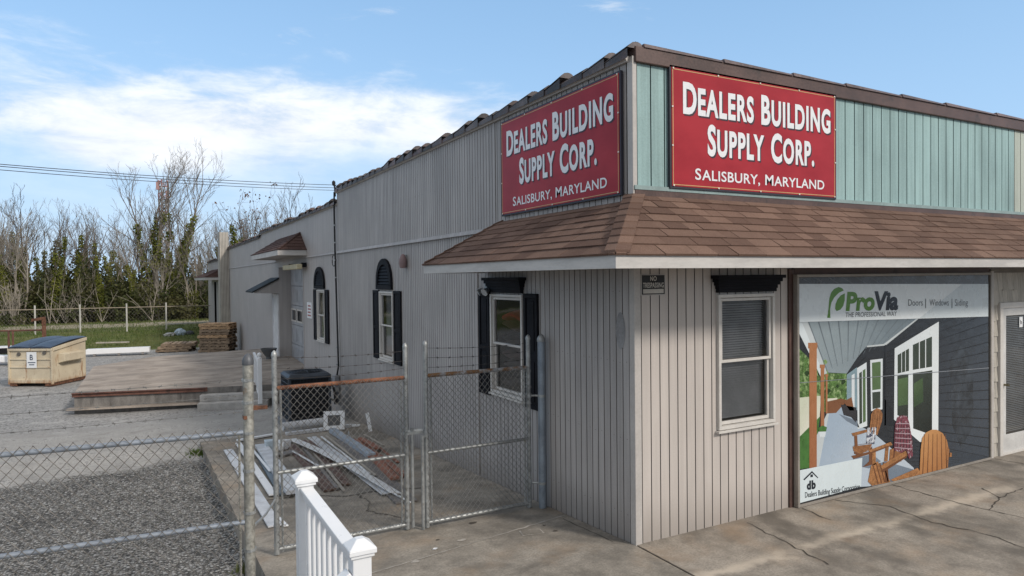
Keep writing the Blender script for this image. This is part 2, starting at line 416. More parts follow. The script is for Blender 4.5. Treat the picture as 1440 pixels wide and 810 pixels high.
# ------------------------------------------------------------------ world and light
SUN_EL, SUN_AZ = 34.0, 156.0        # azimuth clockwise from +Y
w = bpy.data.worlds.new('World'); scene.world = w; w.use_nodes = True
nt = NT(w.node_tree); bg = nt.n['Background']
sky = nt.new('ShaderNodeTexSky', sky_type='NISHITA'); sky.sun_disc = False
sky.sun_elevation = R(SUN_EL); sky.sun_rotation = R(SUN_AZ); sky.air_density = 1.1; sky.dust_density = .8; sky.ozone_density = 2.2
d = nt.new('ShaderNodeTexCoord').outputs['Generated']
x, y, z = nt.xyz(d)
elev = nt.math('MULTIPLY', nt.math('ARCSINE', z), 57.2958)
az = nt.math('MULTIPLY', nt.math('ARCTAN2', x, y), 57.2958)
stretch = nt.scale(d, (1, 1, 2.6))
n1 = nt.noise(stretch, 3.4, 9, .56, .15)
n2 = nt.noise(nt.scale(d, (1, 1, 3.2)), 9, 8, .62, .3)
top = nt.math('SUBTRACT', 17.3, nt.math('MULTIPLY', nt.math('POWER', nt.math('ABSOLUTE', nt.math('DIVIDE', nt.math('SUBTRACT', az, 11), 21)), 1.6), 3.3))
edge = nt.math('ADD', nt.math('SUBTRACT', top, elev), nt.math('ADD', nt.math('MULTIPLY', nt.math('SUBTRACT', n1, .5), 10), nt.math('MULTIPLY', nt.math('SUBTRACT', n2, .5), 10)))
bank = nt.ramp(edge, -.8, 5.5)
low = nt.ramp(nt.math('ADD', elev, nt.math('MULTIPLY', nt.math('SUBTRACT', n1, .5), 14)), 7, 12.5, .22, 1)
inner = nt.ramp(nt.math('ADD', nt.math('MULTIPLY', n1, .5), nt.math('MULTIPLY', n2, .5)), .32, .54, .5, 1)
bank = nt.math('MULTIPLY', nt.math('MULTIPLY', bank, low), inner)
azfar = nt.ramp(nt.math('ABSOLUTE', nt.math('SUBTRACT', az, 10)), 36, 50, 1, .25)
bank = nt.math('MULTIPLY', bank, azfar)
n3 = nt.noise(nt.scale(d, (1, 1, 4.0)), 4.6, 9, .66, .4)
wisp = nt.math('MULTIPLY', nt.ramp(n3, .60, .78), nt.ramp(elev, 8, 14, .3, .55))
hz = nt.ramp(elev, 0, 26, .7, .05)
cl = nt.math('MAXIMUM', bank, wisp)
shade = nt.mix(nt.ramp(nt.math('ADD', n2, nt.math('MULTIPLY', n1, .6)), .55, 1.0), (4.5, 4.9, 5.5), (6.4, 6.6, 6.9))
skyc = nt.mix(hz, sky.outputs[0], (4.1, 5.2, 6.6))
skyc = nt.mix(.55, skyc, (2.1, 3.85, 6.1))
fin = nt.mix(nt.math('MULTIPLY', cl, .96), skyc, shade)
away = nt.ramp(nt.math('ABSOLUTE', nt.math('SUBTRACT', nt.math('ABSOLUTE', nt.math('SUBTRACT', az, 28)), 180)), 70, 118, 1, 0)
fill_cloud = nt.math('MAXIMUM', nt.ramp(elev, 32, 52), nt.math('MULTIPLY', away, nt.ramp(elev, 2, 14)))  # unseen cloud overhead and behind the camera, added to whiten the fill light
fill_cloud = nt.math('MULTIPLY', fill_cloud, nt.ramp(n1, .28, .5, .45, .92))
fin = nt.mix(fill_cloud, fin, (4.7, 4.6, 4.5))
nt.l.new(fin, bg.inputs['Color']); bg.inputs['Strength'].default_value = .115
sd = bpy.data.lights.new('sun', 'SUN'); sd.energy = 1.8; sd.angle = R(9); sd.color = (1, .93, .85)
so = bpy.data.objects.new('sun', sd); COL.objects.link(so)
sv = Vector((math.sin(R(SUN_AZ))*math.cos(R(SUN_EL)), math.cos(R(SUN_AZ))*math.cos(R(SUN_EL)), math.sin(R(SUN_EL))))
so.rotation_euler = sv.to_track_quat('Z', 'Y').to_euler(); so.location = (20, -20, 30)
vs_ = scene.view_settings; vs_.view_transform = 'Standard'; vs_.look = 'None'; vs_.exposure = 0.5; vs_.gamma = 1; vs_.use_curve_mapping = False
scene.render.engine = 'CYCLES'
scene.cycles.max_bounces = 6; scene.cycles.transparent_max_bounces = 12; scene.cycles.use_denoising = True

# ------------------------------------------------------------------ ground
def groundz(x, y):
    zz = slabz(y)
    s = max(0, min(1, (-3.0-x)/.25))            # the yard lies below the slab edge
    k = max(0, min(1, (8.8-y)/3.0))
    zz -= .05+.2*s*(.35+.65*k) if y < 9.3 else .03
    return zz
xs = [-600, -250, -120, -60, -40]+[-30+i*1.5 for i in range(14)]+[-9+.5*i for i in range(12)]+[-3.25, -3.0]+[-2.5+i for i in range(6)]+[5, 8, 14, 25, 50, 120, 300, 600]
ys = [-300, -100, -40, -20, -12]+[-10+.75*i for i in range(34)]+[16+2*i for i in range(30)]+[80, 100, 150, 300, 700]
g = MB(); nx = len(xs)
for yy in ys:
    for xx in xs:
        zz = groundz(xx, yy)
        if -30 < xx < 12 and 9 < yy < 70: zz += .06*mnoise.noise((xx*.3, yy*.3, 2))
        if 34 < yy < 70: zz += .10*(1-abs(yy-52)/18)
        g.v.append((xx, yy, zz))
for j in range(len(ys)-1):
    for i in range(nx-1): g.f.append((j*nx+i, j*nx+i+1, (j+1)*nx+i+1, (j+1)*nx+i)); g.mi.append(0)
structure('ground', g, ground_mat(), fix=False)

def strip(mb, pts, wd, dz=.004, zf=slabz, jit=.0):
    pts = [Vector((p[0], p[1], 0)) for p in pts]
    fine = []
    for a, b in zip(pts, pts[1:]):
        n = max(1, int((b-a).length/.07))
        for i in range(n): fine.append(a.lerp(b, i/n))
    fine.append(pts[-1])
    for i, p in enumerate(fine):
        if jit and 0 < i < len(fine)-1: fine[i] = p+Vector((rnd.gauss(0, jit), rnd.gauss(0, jit), 0))
    for a, b in zip(fine, fine[1:]):
        t = (b-a)
        if t.length < 1e-6: continue
        n = Vector((-t.y, t.x, 0)).normalized()*wd*(rnd.uniform(.5, 1.3) if jit else 1)/2
        mb.face([(p.x, p.y, zf(p.y)+dz) for p in (a-n, b-n, b+n, a+n)])

# concrete walk beside the building (falls away with the wall) and the front apron
SX = -3.22
mb = MB()
yy = [-1.9, -.9, 0]+[.75*i for i in range(1, 12)]+[8.55, 9.3]
for a, b in zip(yy, yy[1:]):
    mb.hexa([(SX, a, slabz(a)-.9), (0.05, a, slabz(a)-.9), (.05, b, slabz(b)-.9), (SX, b, slabz(b)-.9), (SX, a, slabz(a)), (-.012, a, slabz(a)), (-.012, b, slabz(b)), (SX, b, slabz(b))])
mb.cur = 1
strip(mb, [(-.9, 3.3), (-1.5, 3.55), (-1.9, 3.5), (-2.3, 3.9), (-2.9, 3.95)], .035, jit=.012)
strip(mb, [(-1.75, 3.5), (-1.7, 3.1), (-1.85, 2.7), (-1.6, 2.2)], .03, jit=.014)
strip(mb, [(-.05, 5.2), (-1.2, 5.0), (-1.9, 5.25)], .02, jit=.01)
strip(mb, [(-.13, .2), (-.13, 1.1)], .01, jit=.004)
for cx_, cy_, k_ in ((-.42, 1.02, .35), (-.42, .80, .5), (-1.02, 1.55, .9), (-1.55, 1.25, .4)):
    mb.face([(cx_+.06*k_*math.cos(a)*rnd.uniform(.7, 1.2), cy_+.035*k_*math.sin(a)*rnd.uniform(.7, 1.2), slabz(cy_)+.005) for a in [k*.7 for k in range(9)]])
mb.cur = 2
strip(mb, [(-3.2, .62), (-2.4, .76), (-1.66, .89), (-1, 1.02), (-.4, 1.13), (-.03, 1.2)], .022, jit=.006)
for cx_, cy_ in ((-1.35, 1.1), (-.62, .96), (-1.95, .8), (-2.3, 1.3)):
    mb.face([(cx_+.05*math.cos(a)*rnd.uniform(.5, 1.2), cy_+.03*math.sin(a)*rnd.uniform(.5, 1.2), slabz(cy_)+.006) for a in [k*.8 for k in range(8)]])
mb.cur = 2; mb.face([(-.775, .855, slabz(.855)+.004), (-.545, .80, slabz(.80)+.004), (-.515, .955, slabz(.955)+.005), (-.735, 1.015, slabz(1.015)+.005)])
mb.cur = 0; mb.face([(-.76, .87, slabz(.87)+.009), (-.56, .82, slabz(.82)+.009), (-.53, .94, slabz(.94)+.009), (-.72, 1.0, slabz(1.0)+.009)])
structure('concrete_walk', mb, [m_walk, m_crack, m_joint], fix=False)
mb = MB()
mb.box(.012, 22, -12, 0.05, -.6, 0)
mb.box(SX, -.012, -12, -1.9, -.6, 0)
mb.cur = 1
for pts in ([(1.38, -.11), (1.33, -.42), (1.29, -.74), (1.2, -1.21)], [(2.81, -.1), (3.13, -.54), (3.03, -.99), (3.18, -1.6), (3.1, -1.88), (3.3, -2.6)],
            [(3.9, -.1), (3.9, -.64), (3.93, -1.16), (3.99, -1.47), (4.1, -2.2)], [(3.93, -1.16), (4.5, -1.0), (5.1, -.95)], [(6.25, -.08), (6.3, -.5), (6.9, -.75), (7.6, -.9)],
            [(2.25, -.1), (2.2, -.5)], [(4.5, -1.0), (4.7, -.7)]):
    strip(mb, pts, .013, jit=.012)
strip(mb, [(0, -.02), (0, -1.2), (0, -3)], .014, jit=.002)
structure('concrete_apron', mb, [m_slab, m_crack], fix=False)

# ------------------------------------------------------------------ the store
store = thing('store_building', 'long grey metal-sided store with teal front fascia and brown shingle awning', 'building', (0, 0, 0))
FR = lambda u, d, z: (u, -d, z)      # front wall: u along +X, d outwards
SD = lambda u, d, z: (-d, u, z)      # side wall:  u along +Y, d outwards

def ribbed(mb, fr, u0, u1, zfun0, z1, pitch, groove, depth, d0, holes=(), mats=(0, 1)):
    """vertical siding with real grooves; holes are (u0, u1, z0, z1)"""
    u = u0
    while u < u1-1e-4:
        e = min(u+pitch, u1)
        for a, b, dd, mi in ((u, min(u+groove, e), d0-depth, mats[1]), (min(u+groove, e), e, d0, mats[0])):
            if b-a < 1e-4: continue
            mb.cur = mi
            segs = [(zfun0((a+b)/2), z1)]
            for h in holes:
                if h[0] < (a+b)/2 < h[1]:
                    ns = []
                    for s0, s1 in segs:
                        if h[3] <= s0 or h[2] >= s1: ns.append((s0, s1)); continue
                        if h[2] > s0: ns.append((s0, h[2]))
                        if h[3] < s1: ns.append((h[3], s1))
                    segs = ns
            for s0, s1 in segs:
                mb.face([fr(a, dd, s0), fr(b, dd, s0), fr(b, dd, s1), fr(a, dd, s1)])
                if mi == mats[1]:
                    mb.face([fr(a, dd, s0), fr(a, d0, s0), fr(a, d0, s1), fr(a, dd, s1)])
                    mb.face([fr(b, dd, s0), fr(b, d0, s0), fr(b, d0, s1), fr(b, dd, s1)])
        u = e
H1, H2, H3, H4 = 4.70, 4.42, 4.30, 3.86
base = lambda y: slabz(y)-.06
W1 = (2.19, 3.01, 1.09, 2.35); W2 = (7.16, 7.92, 1.05, 2.32); W3 = (12.62, 13.42, 1.0, 2.29)
# side wall
mb = MB()
ribbed(mb, SD, .075, 3.49, base, 3.30, .105, .012, .012, 0, [W1])
ribbed(mb, SD, 3.49, 11.2, base, 3.24, .088, .012, .012, .0, [W2])
ribbed(mb, SD, .075, 2.86, lambda y: 3.30, H1, .105, .012, .012, .012)
ribbed(mb, SD, 2.86, 11.2, lambda y: 3.24, H1, .088, .012, .012, .016)
mb.cur = 0
mb.hexa([SD(2.75, .016, 3.215), SD(11.2, .016, 3.215), SD(11.2, .05, 3.215), SD(2.75, .05, 3.215), SD(2.75, .016, 3.27), SD(11.2, .016, 3.27), SD(11.2, .035, 3.27), SD(2.75, .035, 3.27)])
mb.hexa([SD(3.46, 0, base(3.46)), SD(3.51, 0, base(3.5)), SD(3.51, .014, base(3.5)), SD(3.46, .014, base(3.46)), SD(3.46, 0, 2.66), SD(3.51, 0, 2.66), SD(3.51, .014, 2.66), SD(3.46, .014, 2.66)])
mb.cur = 1
for z in (.25, 1.0, 1.75, 2.45, 3.42, 4.0, 4.55):
    u = .125 if z < 3.3 else .13
    while u < 11.1:
        pitch = .105 if u < 3.49 else .088; dd = .0008 if z < 3.24 else .0172
        if not any(h[0]-.1 < u < h[1]+.1 and h[2]-.1 < z < h[3]+.1 for h in (W1, W2)) and rnd.random() < .8:
            zz = z+rnd.uniform(-.01, .01); mb.face([SD(u+.006*math.cos(a), dd, zz+.006*math.sin(a)) for a in (0, 1.05, 2.1, 3.14, 4.19, 5.24)])
        u += pitch*(2 if u > 3.49 else 1)
mb.build('side_wall', [m_siding, m_groove], store, fix=False)
# rear (older) side wall: smoother
mb = MB()
GD = (15.35, 19.35, -.3, 3.02)
ribbed(mb, SD, 11.2, 23.3, base, 3.24, .2, .008, .006, -.012, [W3, GD, (19.6, 20.6, -.2, 2.08)])
ribbed(mb, SD, 11.2, 23.3, lambda y: 3.24, H2, .2, .008, .006, -.004)
ribbed(mb, SD, 23.3, 36.2, base, 3.24, .2, .008, .006, -.012)
ribbed(mb, SD, 23.3, 36.2, lambda y: 3.24, H3, .2, .008, .006, -.004)
ribbed(mb, SD, 36.2, 48.2, base, H4, .2, .008, .006, -.012, [(38.6, 40.2, -.9, 2.5), (42.2, 43.6, -.9, 2.5)])
mb.cur = 0
mb.hexa([SD(11.2, 0, 3.22), SD(36, 0, 3.22), SD(36, .03, 3.22), SD(11.2, .03, 3.22), SD(11.2, 0, 3.255), SD(36, 0, 3.255), SD(36, .02, 3.255), SD(11.2, .02, 3.255)])
mb.face([(0, 11.2, H2), (0, 11.2, H1), (14, 11.2, H1), (14, 11.2, H2)])
mb.build('rear_side_wall', [m_stucco, m_groove], store, fix=False)
# front wall
mb = MB()
WF = (1.1, 1.88, 1.02, 2.37)
ribbed(mb, FR, .075, 2.15, lambda y: -.06, 2.70, .115, .012, .013, 0, [WF])
ribbed(mb, FR, 7.72, 16, lambda y: -.06, 2.70, .115, .012, .013, 0)
mb.cur = 0
mb.face([FR(0, -.02, 2.6), FR(16, -.02, 2.6), FR(16, -.02, 3.5), FR(0, -.02, 3.5)])
mb.build('front_wall', [m_fronts, m_groove], store, fix=False)
mb = MB(); mb.box(-.006, .075, -.006, .075, -.06, 2.72); mb.box(-.022, .03, -.022, .06, 3.36, H1); mb.build('corner_trim', m_trim, store, bevel=.004)
mb = MB(); mb.box(2.15, 2.235, -.022, .1, -.05, 2.66); mb.box(2.24, 6.24, -.02, .1, 2.60, 2.68); mb.build('storefront_post', m_brown, store, bevel=.004)
# teal fascia
mb = MB()
ribbed(mb, FR, .03, 6.9, lambda y: 3.46, 4.66, .172, .014, .013, .01)
mb.build('teal_fascia', [m_teal, M('teal_groove', (.045, .10, .10), .8)], store, fix=False)
mb = MB(); ribbed(mb, FR, 6.9, 16, lambda y: 3.46, 4.66, .172, .014, .013, .01); mb.build('beige_fascia', [m_beige, m_groove], store, fix=False)
mb = MB(); mb.box(-.01, 16, -.035, -.008, 3.43, 3.47)
mb.build('fascia_base_trim', M('faded_teal_trim', (.25, .33, .32), .5), store)
mb = MB(); mb.box(.0, 16, -.03, .0, 3.36, 3.428); mb.build('awning_flashing', m_brown, store)
# coping: brown fascia at the front, loose overlapping cap tiles on both sides
mb = MB(); mb.box(.0, 16, -.05, .10, 4.64, 4.79); mb.build('front_coping', m_brown, store, bevel=.008)
mb = MB(); r2 = random.Random(3)
def cap_tiles(mb, fr, u0, u1, z, step):
    u = u0
    while u < u1:
        L = step*r2.uniform(.8, 1.15); a, b = u-.05, min(u+L, u1); h = r2.uniform(.0, .055); pr = []
        for k in range(7):
            t = k/6; ang = math.pi*t
            pr.append((.075-.20*t, z+.005+.065*math.sin(ang)+h*.5))
        for k in range(6):
            d0, z0 = pr[k]; d1, z1_ = pr[k+1]
            mb.face([fr(a, d0+.012, z0+h+.02), fr(b, d0, z0), fr(b, d1, z1_), fr(a, d1-.012, z1_+h+.02)])
        mb.face([fr(a, p[0]+(.012 if i < 3 else -.012), p[1]+h+.02) for i, p in enumerate(pr)])
        mb.face([fr(a, .085, z-.03), fr(b, .075, z-.03), fr(b, .075, z+.01), fr(a, .087, z+.03+h)])
        u += L
cap_tiles(mb, SD, .02, 11.2, H1, .42); cap_tiles(mb, SD, 11.25, 23.3, H2, .45); cap_tiles(mb, SD, 23.3, 36.2, H3, .5); cap_tiles(mb, SD, 36.2, 48.2, H4, .6)
mb.build('cap_tiles', M('weathered_cap_tile', (.085, .07, .068), .55, var=.45, vscale=2.5, isl=.5, col2=(.16, .085, .075), c2scale=1.5, c2lo=.5, c2hi=.7), store, fix=False)
mb = MB()
u = .1
while u < 15:
    L = rnd.uniform(.9, 1.3); h = rnd.uniform(.0, .012)
    mb.hexa([FR(u, -.12, 4.79), FR(u+L-.02, -.12, 4.79), FR(u+L-.02, .06+h, 4.785), FR(u, .06+h, 4.785), FR(u, -.12, 4.812+h), FR(u+L-.02, -.12, 4.806), FR(u+L-.02, .045, 4.81), FR(u, .05, 4.82+h)])
    u += L
mb.build('front_cap', M('weathered_brown_cap', (.12, .085, .08), .5, var=.4, vscale=2, isl=.2), store)
mb = MB()
mb.tube([(-.03, .03, H1-.02), (-.03, 5.6, H1-.02), (-.03, 11.2, H1-.02)], .03, 6); mb.tube([(0, 11.25, H2-.02), (0, 23.3, H2-.02)], .03, 6)
mb.build('roof_edge_trim', m_trim, store)
# roof and the unseen walls, so that the building is closed
mb = MB()
mb.box(.1, 16, .1, 11.2, 4.55, 4.62); mb.box(.05, 14, 11.2, 23.3, 4.2, 4.3); mb.box(.05, 14, 23.3, 36.2, 4.1, 4.2); mb.box(.05, 14, 36.2, 48.2, 3.7, 3.8)
mb.build('flat_roof', M('roof_felt', (.12, .12, .12), .9), store)
mb = MB(); mb.box(16, 16.1, 0, 11.2, -.6, 4.6); mb.box(14, 14.1, 11.2, 48.2, -.9, 4.2); mb.box(0.02, 14, 48.2, 48.3, -.9, 3.8)
mb.build('back_wall', m_stucco, store)
mb = MB(); mb.box(.03, 15.9, .45, .5, -.1, 2.6); mb.box(.45, .5, .5, 14.9, -.8, 3.2); mb.build('interior_lining', m_dark, store)

# awning: courses of separate tabs, hip cap, fascia, soffit
EA, ZE, ZT, ED = .9, 2.775, 3.385, 3.22
aw = MB(); r3 = random.Random(5)
def shingle_plane(mb, fr, hip0, hip1, u0, u1, EA, ZE, ZT, courses, tab=.30):
    """fr(u, d, z): d outwards; u0/u1 at the eave; hipN: the plane narrows by d at that end"""
    sl = (ZT-ZE)/EA; nlen = math.hypot(1, sl)
    P = lambda u, t, off: fr(u, EA*(1-t)+off*sl/nlen, ZE+(ZT-ZE)*t+off/nlen)
    for k in range(courses):
        t0 = k/courses-.02 if k == 0 else k/courses; t1 = min(1.0, (k+1)/courses+.06)
        a0 = u0+(hip0*t0 if hip0 else 0); b0 = u1-(hip1*t0 if hip1 else 0)
        a1 = u0+(hip0*t1 if hip0 else 0); b1 = u1-(hip1*t1 if hip1 else 0)
        u = a0-r3.uniform(0, tab)
        while u < b0:
            L = tab*r3.choice((.55, .8, 1, 1.15, 1.3)); s0 = max(u, a0); s1 = min(u+L-.007, b0)
            if s1-s0 > .012:
                q0 = min(max(s0, a1), b1); q1 = max(min(s1, b1), a1)
                th = .016+r3.uniform(0, .007)
                c = [P(s0, t0, .001), P(s1, t0, .001), P(q1, t1, -.004), P(q0, t1, -.004), P(s0, t0, th), P(s1, t0, th), P(q1, t1, .003), P(q0, t1, .003)]
                mb.hexa(c)
            u += L
    mb.face([P(u0, 0, -.012), P(u1, 0, -.012), P(u1-(hip1 or 0), 1, -.012), P(u0+(hip0 or 0), 1, -.012)])
def hip_cap(mb, A, B, n, wd, sides):
    A, B = Vector(A), Vector(B)
    for i in range(n):
        p = A.lerp(B, i/n); q = A.lerp(B, min(1, (i+1.35)/n)); lift = Vector((0, 0, .034)); l2 = Vector((0, 0, .016))
        for sv_ in sides:
            sv_ = Vector(sv_)*wd
            mb.hexa([p+lift*.4, q+l2*.2, q+sv_+l2*.2, p+sv_+lift*.4, p+lift, q+l2, q+sv_+l2, p+sv_+lift*.95])
shingle_plane(aw, FR, EA, 0, -EA, 14, EA, ZE, ZT, 8)
shingle_plane(aw, SD, EA, .5, -EA, ED, EA, ZE, ZT-.05, 8)
aw_end = lambda u, d, z: (-u, ED-(.5-d) if False else ED-.5+d, z)
shingle_plane(aw, lambda u, d, z: (-u, ED-.5+d, z), 0, EA, 0, EA, .5, ZE, ZT-.06, 5)
hip_cap(aw, (-EA-.01, -EA-.01, ZE+.0), (0, 0, ZT), 9, .16, ((-.05, .85, -.06*0+.0), (.85, -.05, 0)))
hip_cap(aw, (-EA, ED, ZE+.0), (0, ED-.5, ZT-.06), 8, .09, ((-.2, -.75, 0.1), (.2, .6, -.2)))
awn = aw.build('awning', m_shingle, store, fix=False)
mb = MB()
mb.hexa([(-EA, -EA, 2.662), (14, -EA, 2.662), (14, -EA+.025, 2.662), (-EA+.025, -EA+.025, 2.662), (-EA, -EA, 2.768), (14, -EA, 2.768), (14, -EA+.025, 2.768), (-EA+.025, -EA+.025, 2.768)])
mb.hexa([(-EA, -EA, 2.662), (-EA+.025, -EA+.025, 2.662), (-EA+.025, ED, 2.662), (-EA, ED, 2.662), (-EA, -EA, 2.768), (-EA+.025, -EA+.025, 2.768), (-EA+.025, ED, 2.768), (-EA, ED, 2.768)])
mb.box(-EA+.025, -.018, ED-.025, ED, 2.662, 2.768)
mb.build('fascia_board', m_fascia, awn)
mb = MB(); mb.box(-EA+.026, 14, -EA+.026, -.017, 2.674, 2.69); mb.box(-EA+.026, -.018, -.016, ED-.026, 2.674, 2.69); mb.build('soffit', m_soffit, awn)
mb = MB(); mb.box(-EA-.014, 14, -EA-.014, -EA+.01, 2.766, 2.784); mb.box(-EA-.014, -EA+.01, -EA+.01, ED+.01, 2.766, 2.784); mb.build('drip_edge', M('drip_edge_metal', (.05, .035, .032), .5), awn)

# windows
def outface(mb, fr, pts, flip=None):
    P = [Vector(fr(*p)) for p in pts]; n = (P[1]-P[0]).cross(P[2]-P[0]); o = Vector(fr(0, 1, 0))-Vector(fr(0, 0, 0))
    mb.face(P if n.dot(o) > 0 else P[::-1])
def fbox(mb, fr, u0, u1, d0, d1, z0, z1):
    mb.hexa([fr(u0, d0, z0), fr(u1, d0, z0), fr(u1, d1, z0), fr(u0, d1, z0), fr(u0, d0, z1), fr(u1, d0, z1), fr(u1, d1, z1), fr(u0, d1, z1)]); return mb
def ring(mb, fr, u0, u1, z0, z1, wd, d0, d1):
    fbox(mb, fr, u0, u1, d0, d1, z0, z0+wd); fbox(mb, fr, u0, u1, d0, d1, z1-wd, z1)
    fbox(mb, fr, u0, u0+wd, d0, d1, z0+wd, z1-wd); fbox(mb, fr, u1-wd, u1, d0, d1, z0+wd, z1-wd); return mb
def window(parent, fr, u0, u1, z0, z1, blinds, label=None):
    W = MB(); ring(W, fr, u0-.03, u1+.03, z0-.03, z1+.03, .036, -.05, .035); fbox(W, fr, u0-.055, u1+.055, -.01, .055, z0-.06, z0-.035)
    fo = W.build('window', m_winframe, parent, bevel=.004, label=label)
    zm = z0+(z1-z0)*.5
    S = MB(); ring(S, fr, u0+.012, u1-.012, zm-.01, z1-.012, .030, -.035, .012); ring(S, fr, u0+.012, u1-.012, z0+.012, zm+.02, .034, -.055, -.012)
    S.build('sash', m_winframe, fo, bevel=.003)
    G = MB(); outface(G, fr, [(u0+.05, -.012, zm), (u1-.05, -.012, zm), (u1-.05, -.012, z1-.05), (u0+.05, -.012, z1-.05)])
    outface(G, fr, [(u0+.05, -.034, z0+.05), (u1-.05, -.034, z0+.05), (u1-.05, -.034, zm), (u0+.05, -.034, zm)]); G.build('pane', m_glass, fo, fix=False)
    D = MB(); ring(D, fr, u0-.04, u1+.04, z0-.04, z1+.04, .06, -.42, -.08); D.build('reveal', m_dark, fo)
    if blinds:
        B = MB(); z = z0+.06
        while z < z1-.05:
            B.face([fr(u0+.03, -.085, z), fr(u1-.03, -.085, z), fr(u1-.03, -.11, z+.020), fr(u0+.03, -.11, z+.020)]); z += .026
        B.build('blind', m_blind, fo, fix=False)
    return fo
window(store, FR, *WF, True)
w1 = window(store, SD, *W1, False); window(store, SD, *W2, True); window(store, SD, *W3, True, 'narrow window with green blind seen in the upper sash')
# layers added behind the side window's glass in the colours of a reflection
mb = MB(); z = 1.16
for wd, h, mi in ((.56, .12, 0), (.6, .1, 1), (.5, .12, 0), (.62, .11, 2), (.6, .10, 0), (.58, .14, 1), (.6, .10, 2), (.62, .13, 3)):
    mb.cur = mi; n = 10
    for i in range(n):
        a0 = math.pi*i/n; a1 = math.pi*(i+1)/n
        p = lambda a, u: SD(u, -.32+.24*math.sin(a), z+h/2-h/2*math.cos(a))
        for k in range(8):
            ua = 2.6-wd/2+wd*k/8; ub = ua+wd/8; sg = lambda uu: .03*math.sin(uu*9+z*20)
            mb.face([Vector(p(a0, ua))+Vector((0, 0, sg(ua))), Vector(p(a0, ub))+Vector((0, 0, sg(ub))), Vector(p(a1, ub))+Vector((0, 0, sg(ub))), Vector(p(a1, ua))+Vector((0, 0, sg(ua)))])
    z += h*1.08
mb.build('reflection_layers', [M('reflection_grey', (.10, .09, .09), .6), M('reflection_black', (.012, .012, .013), .6), M('reflection_brown', (.13, .08, .075), .6), M('reflection_red', (.45, .03, .035), .6)], w1, fix=False)
def shutter(fr, u0, u1, z0, z1):
    s = MB(); ring(s, fr, u0, u1, z0, z1, .055, .002, .035); zm = z0+(z1-z0)*.46
    fbox(s, fr, u0+.055, u1-.055, .002, .034, zm-.03, zm+.03); fbox(s, fr, u0+.055, u1-.055, .002, .018, z0+.055, z1-.055)
    fbox(s, fr, u0+.085, u1-.085, .018, .028, z0+.09, zm-.065); fbox(s, fr, u0+.085, u1-.085, .018, .028, zm+.065, z1-.09)
    s.build('shutter', m_black, store, bevel=.004)
shutter(SD, 1.79, 2.12, 1.0, 2.40); shutter(SD, 3.07, 3.40, 1.0, 2.40)
shutter(SD, 6.68, 7.07, 1.0, 2.37); shutter(SD, 8.0, 8.36, 1.0, 2.37)
shutter(SD, 12.2, 12.54, .95, 2.33); shutter(SD, 13.5, 13.86, .95, 2.33)
def header(fr, u0, u1, z0, z1):
    s = MB(); n = 5
    for i in range(n):
        a, b = i/n, (i+1)/n; fl = .10*a**1.5; d = .05+.09*a**1.5
        fbox(s, fr, u0-fl, u1+fl, .002, d, z0+(z1-z0)*a, z0+(z1-z0)*b)
    s.build('window_header', m_black, store, bevel=.004)
header(FR, 1.06, 1.92, 2.42, 2.60); header(SD, 2.16, 3.06, 2.40, 2.60)
def arch(fr, u0, u1, z0, z1):
    s = MB(); uc = (u0+u1)/2; rx = (u1-u0)/2; n = 16; hh = z1-z0
    prof = [(math.cos(math.pi*k/n), math.sin(math.pi*k/n)**.85) for k in range(n+1)]
    for k in range(n):
        (a0, b0), (a1, b1) = prof[k], prof[k+1]
        P = lambda a, b, s_, d: fr(uc+rx*a*s_, d, z0+hh*.12+hh*.88*b*s_)
        s.hexa([P(a0, b0, 1, .002), P(a1, b1, 1, .002), P(a1, b1, .78, .002), P(a0, b0, .78, .002), P(a0, b0, 1, .05), P(a1, b1, 1, .05), P(a1, b1, .78, .05), P(a0, b0, .78, .05)])
    fbox(s, fr, u0, u1, .002, .05, z0, z0+hh*.14)
    s.face([fr(uc+rx*.8*a, .01, z0+hh*.12+hh*.7*b) for a, b in prof])
    k = 0; z = z0+hh*.17
    while z < z0+hh*.78:
        h2 = (z+.03-z0-hh*.12)/(hh*.88); hw = rx*.80*math.sqrt(max(0, 1-(h2/.82)**2)) if h2 < .82 else 0
        if hw > .05: s.face([fr(uc-hw, .042, z), fr(uc+hw, .042, z), fr(uc+hw, .014, z+.05), fr(uc-hw, .014, z+.05)])
        z += .062
    s.build('arched_louvre', m_black, store, fix=False)
arch(SD, 7.16, 8.10, 2.39, 2.99); arch(SD, 12.6, 13.72, 2.35, 2.93)
# ghost of an oval sign on the wall by the corner
mb = MB(); mb.cur = 0
mb.face([SD(.215+.075*math.cos(a), .0035, 2.06+.185*math.sin(a)) for a in [k*math.pi/12 for k in range(24)]])
mb.build('paint_patch', M('old_paint_patch', (.24, .235, .235), .7, var=.2), store, fix=False)

# shakes, trim and glazed door at the right edge of the photograph
mb = MB()
for k in range(12):
    z0 = -.02+k*.215; u = 6.30-rnd.uniform(0, .1)
    while u < 7.5:
        L = rnd.uniform(.09, .17); a, b = max(u, 6.32), min(u+L-.005, 7.72)
        if b > a and not (6.50 < (a+b)/2 < 7.65 and z0 < 2.12):
            j = rnd.uniform(-.012, .012); mb.hexa([FR(a, 0, z0+j), FR(b, 0, z0+j), FR(b, .024, z0+j), FR(a, .024, z0+j), FR(a, -.005, z0+.25), FR(b, -.005, z0+.25), FR(b, .006, z0+.25), FR(a, .006, z0+.25)])
        u += L
mb.build('shake_siding', m_shake, store)
mb = MB(); fbox(mb, FR, 6.225, 6.30, -.02, .045, -.05, 2.62); fbox(mb, FR, 6.30, 6.325, -.02, .03, 1.12, 2.62); mb.build('storefront_end_trim', m_trim, store, bevel=.004)
mb = MB(); mb.box(6.3, 7.8, .0, .02, -.05, 2.65); mb.build('shake_backing', M('backing_paper', (.2, .185, .165), .9), store)
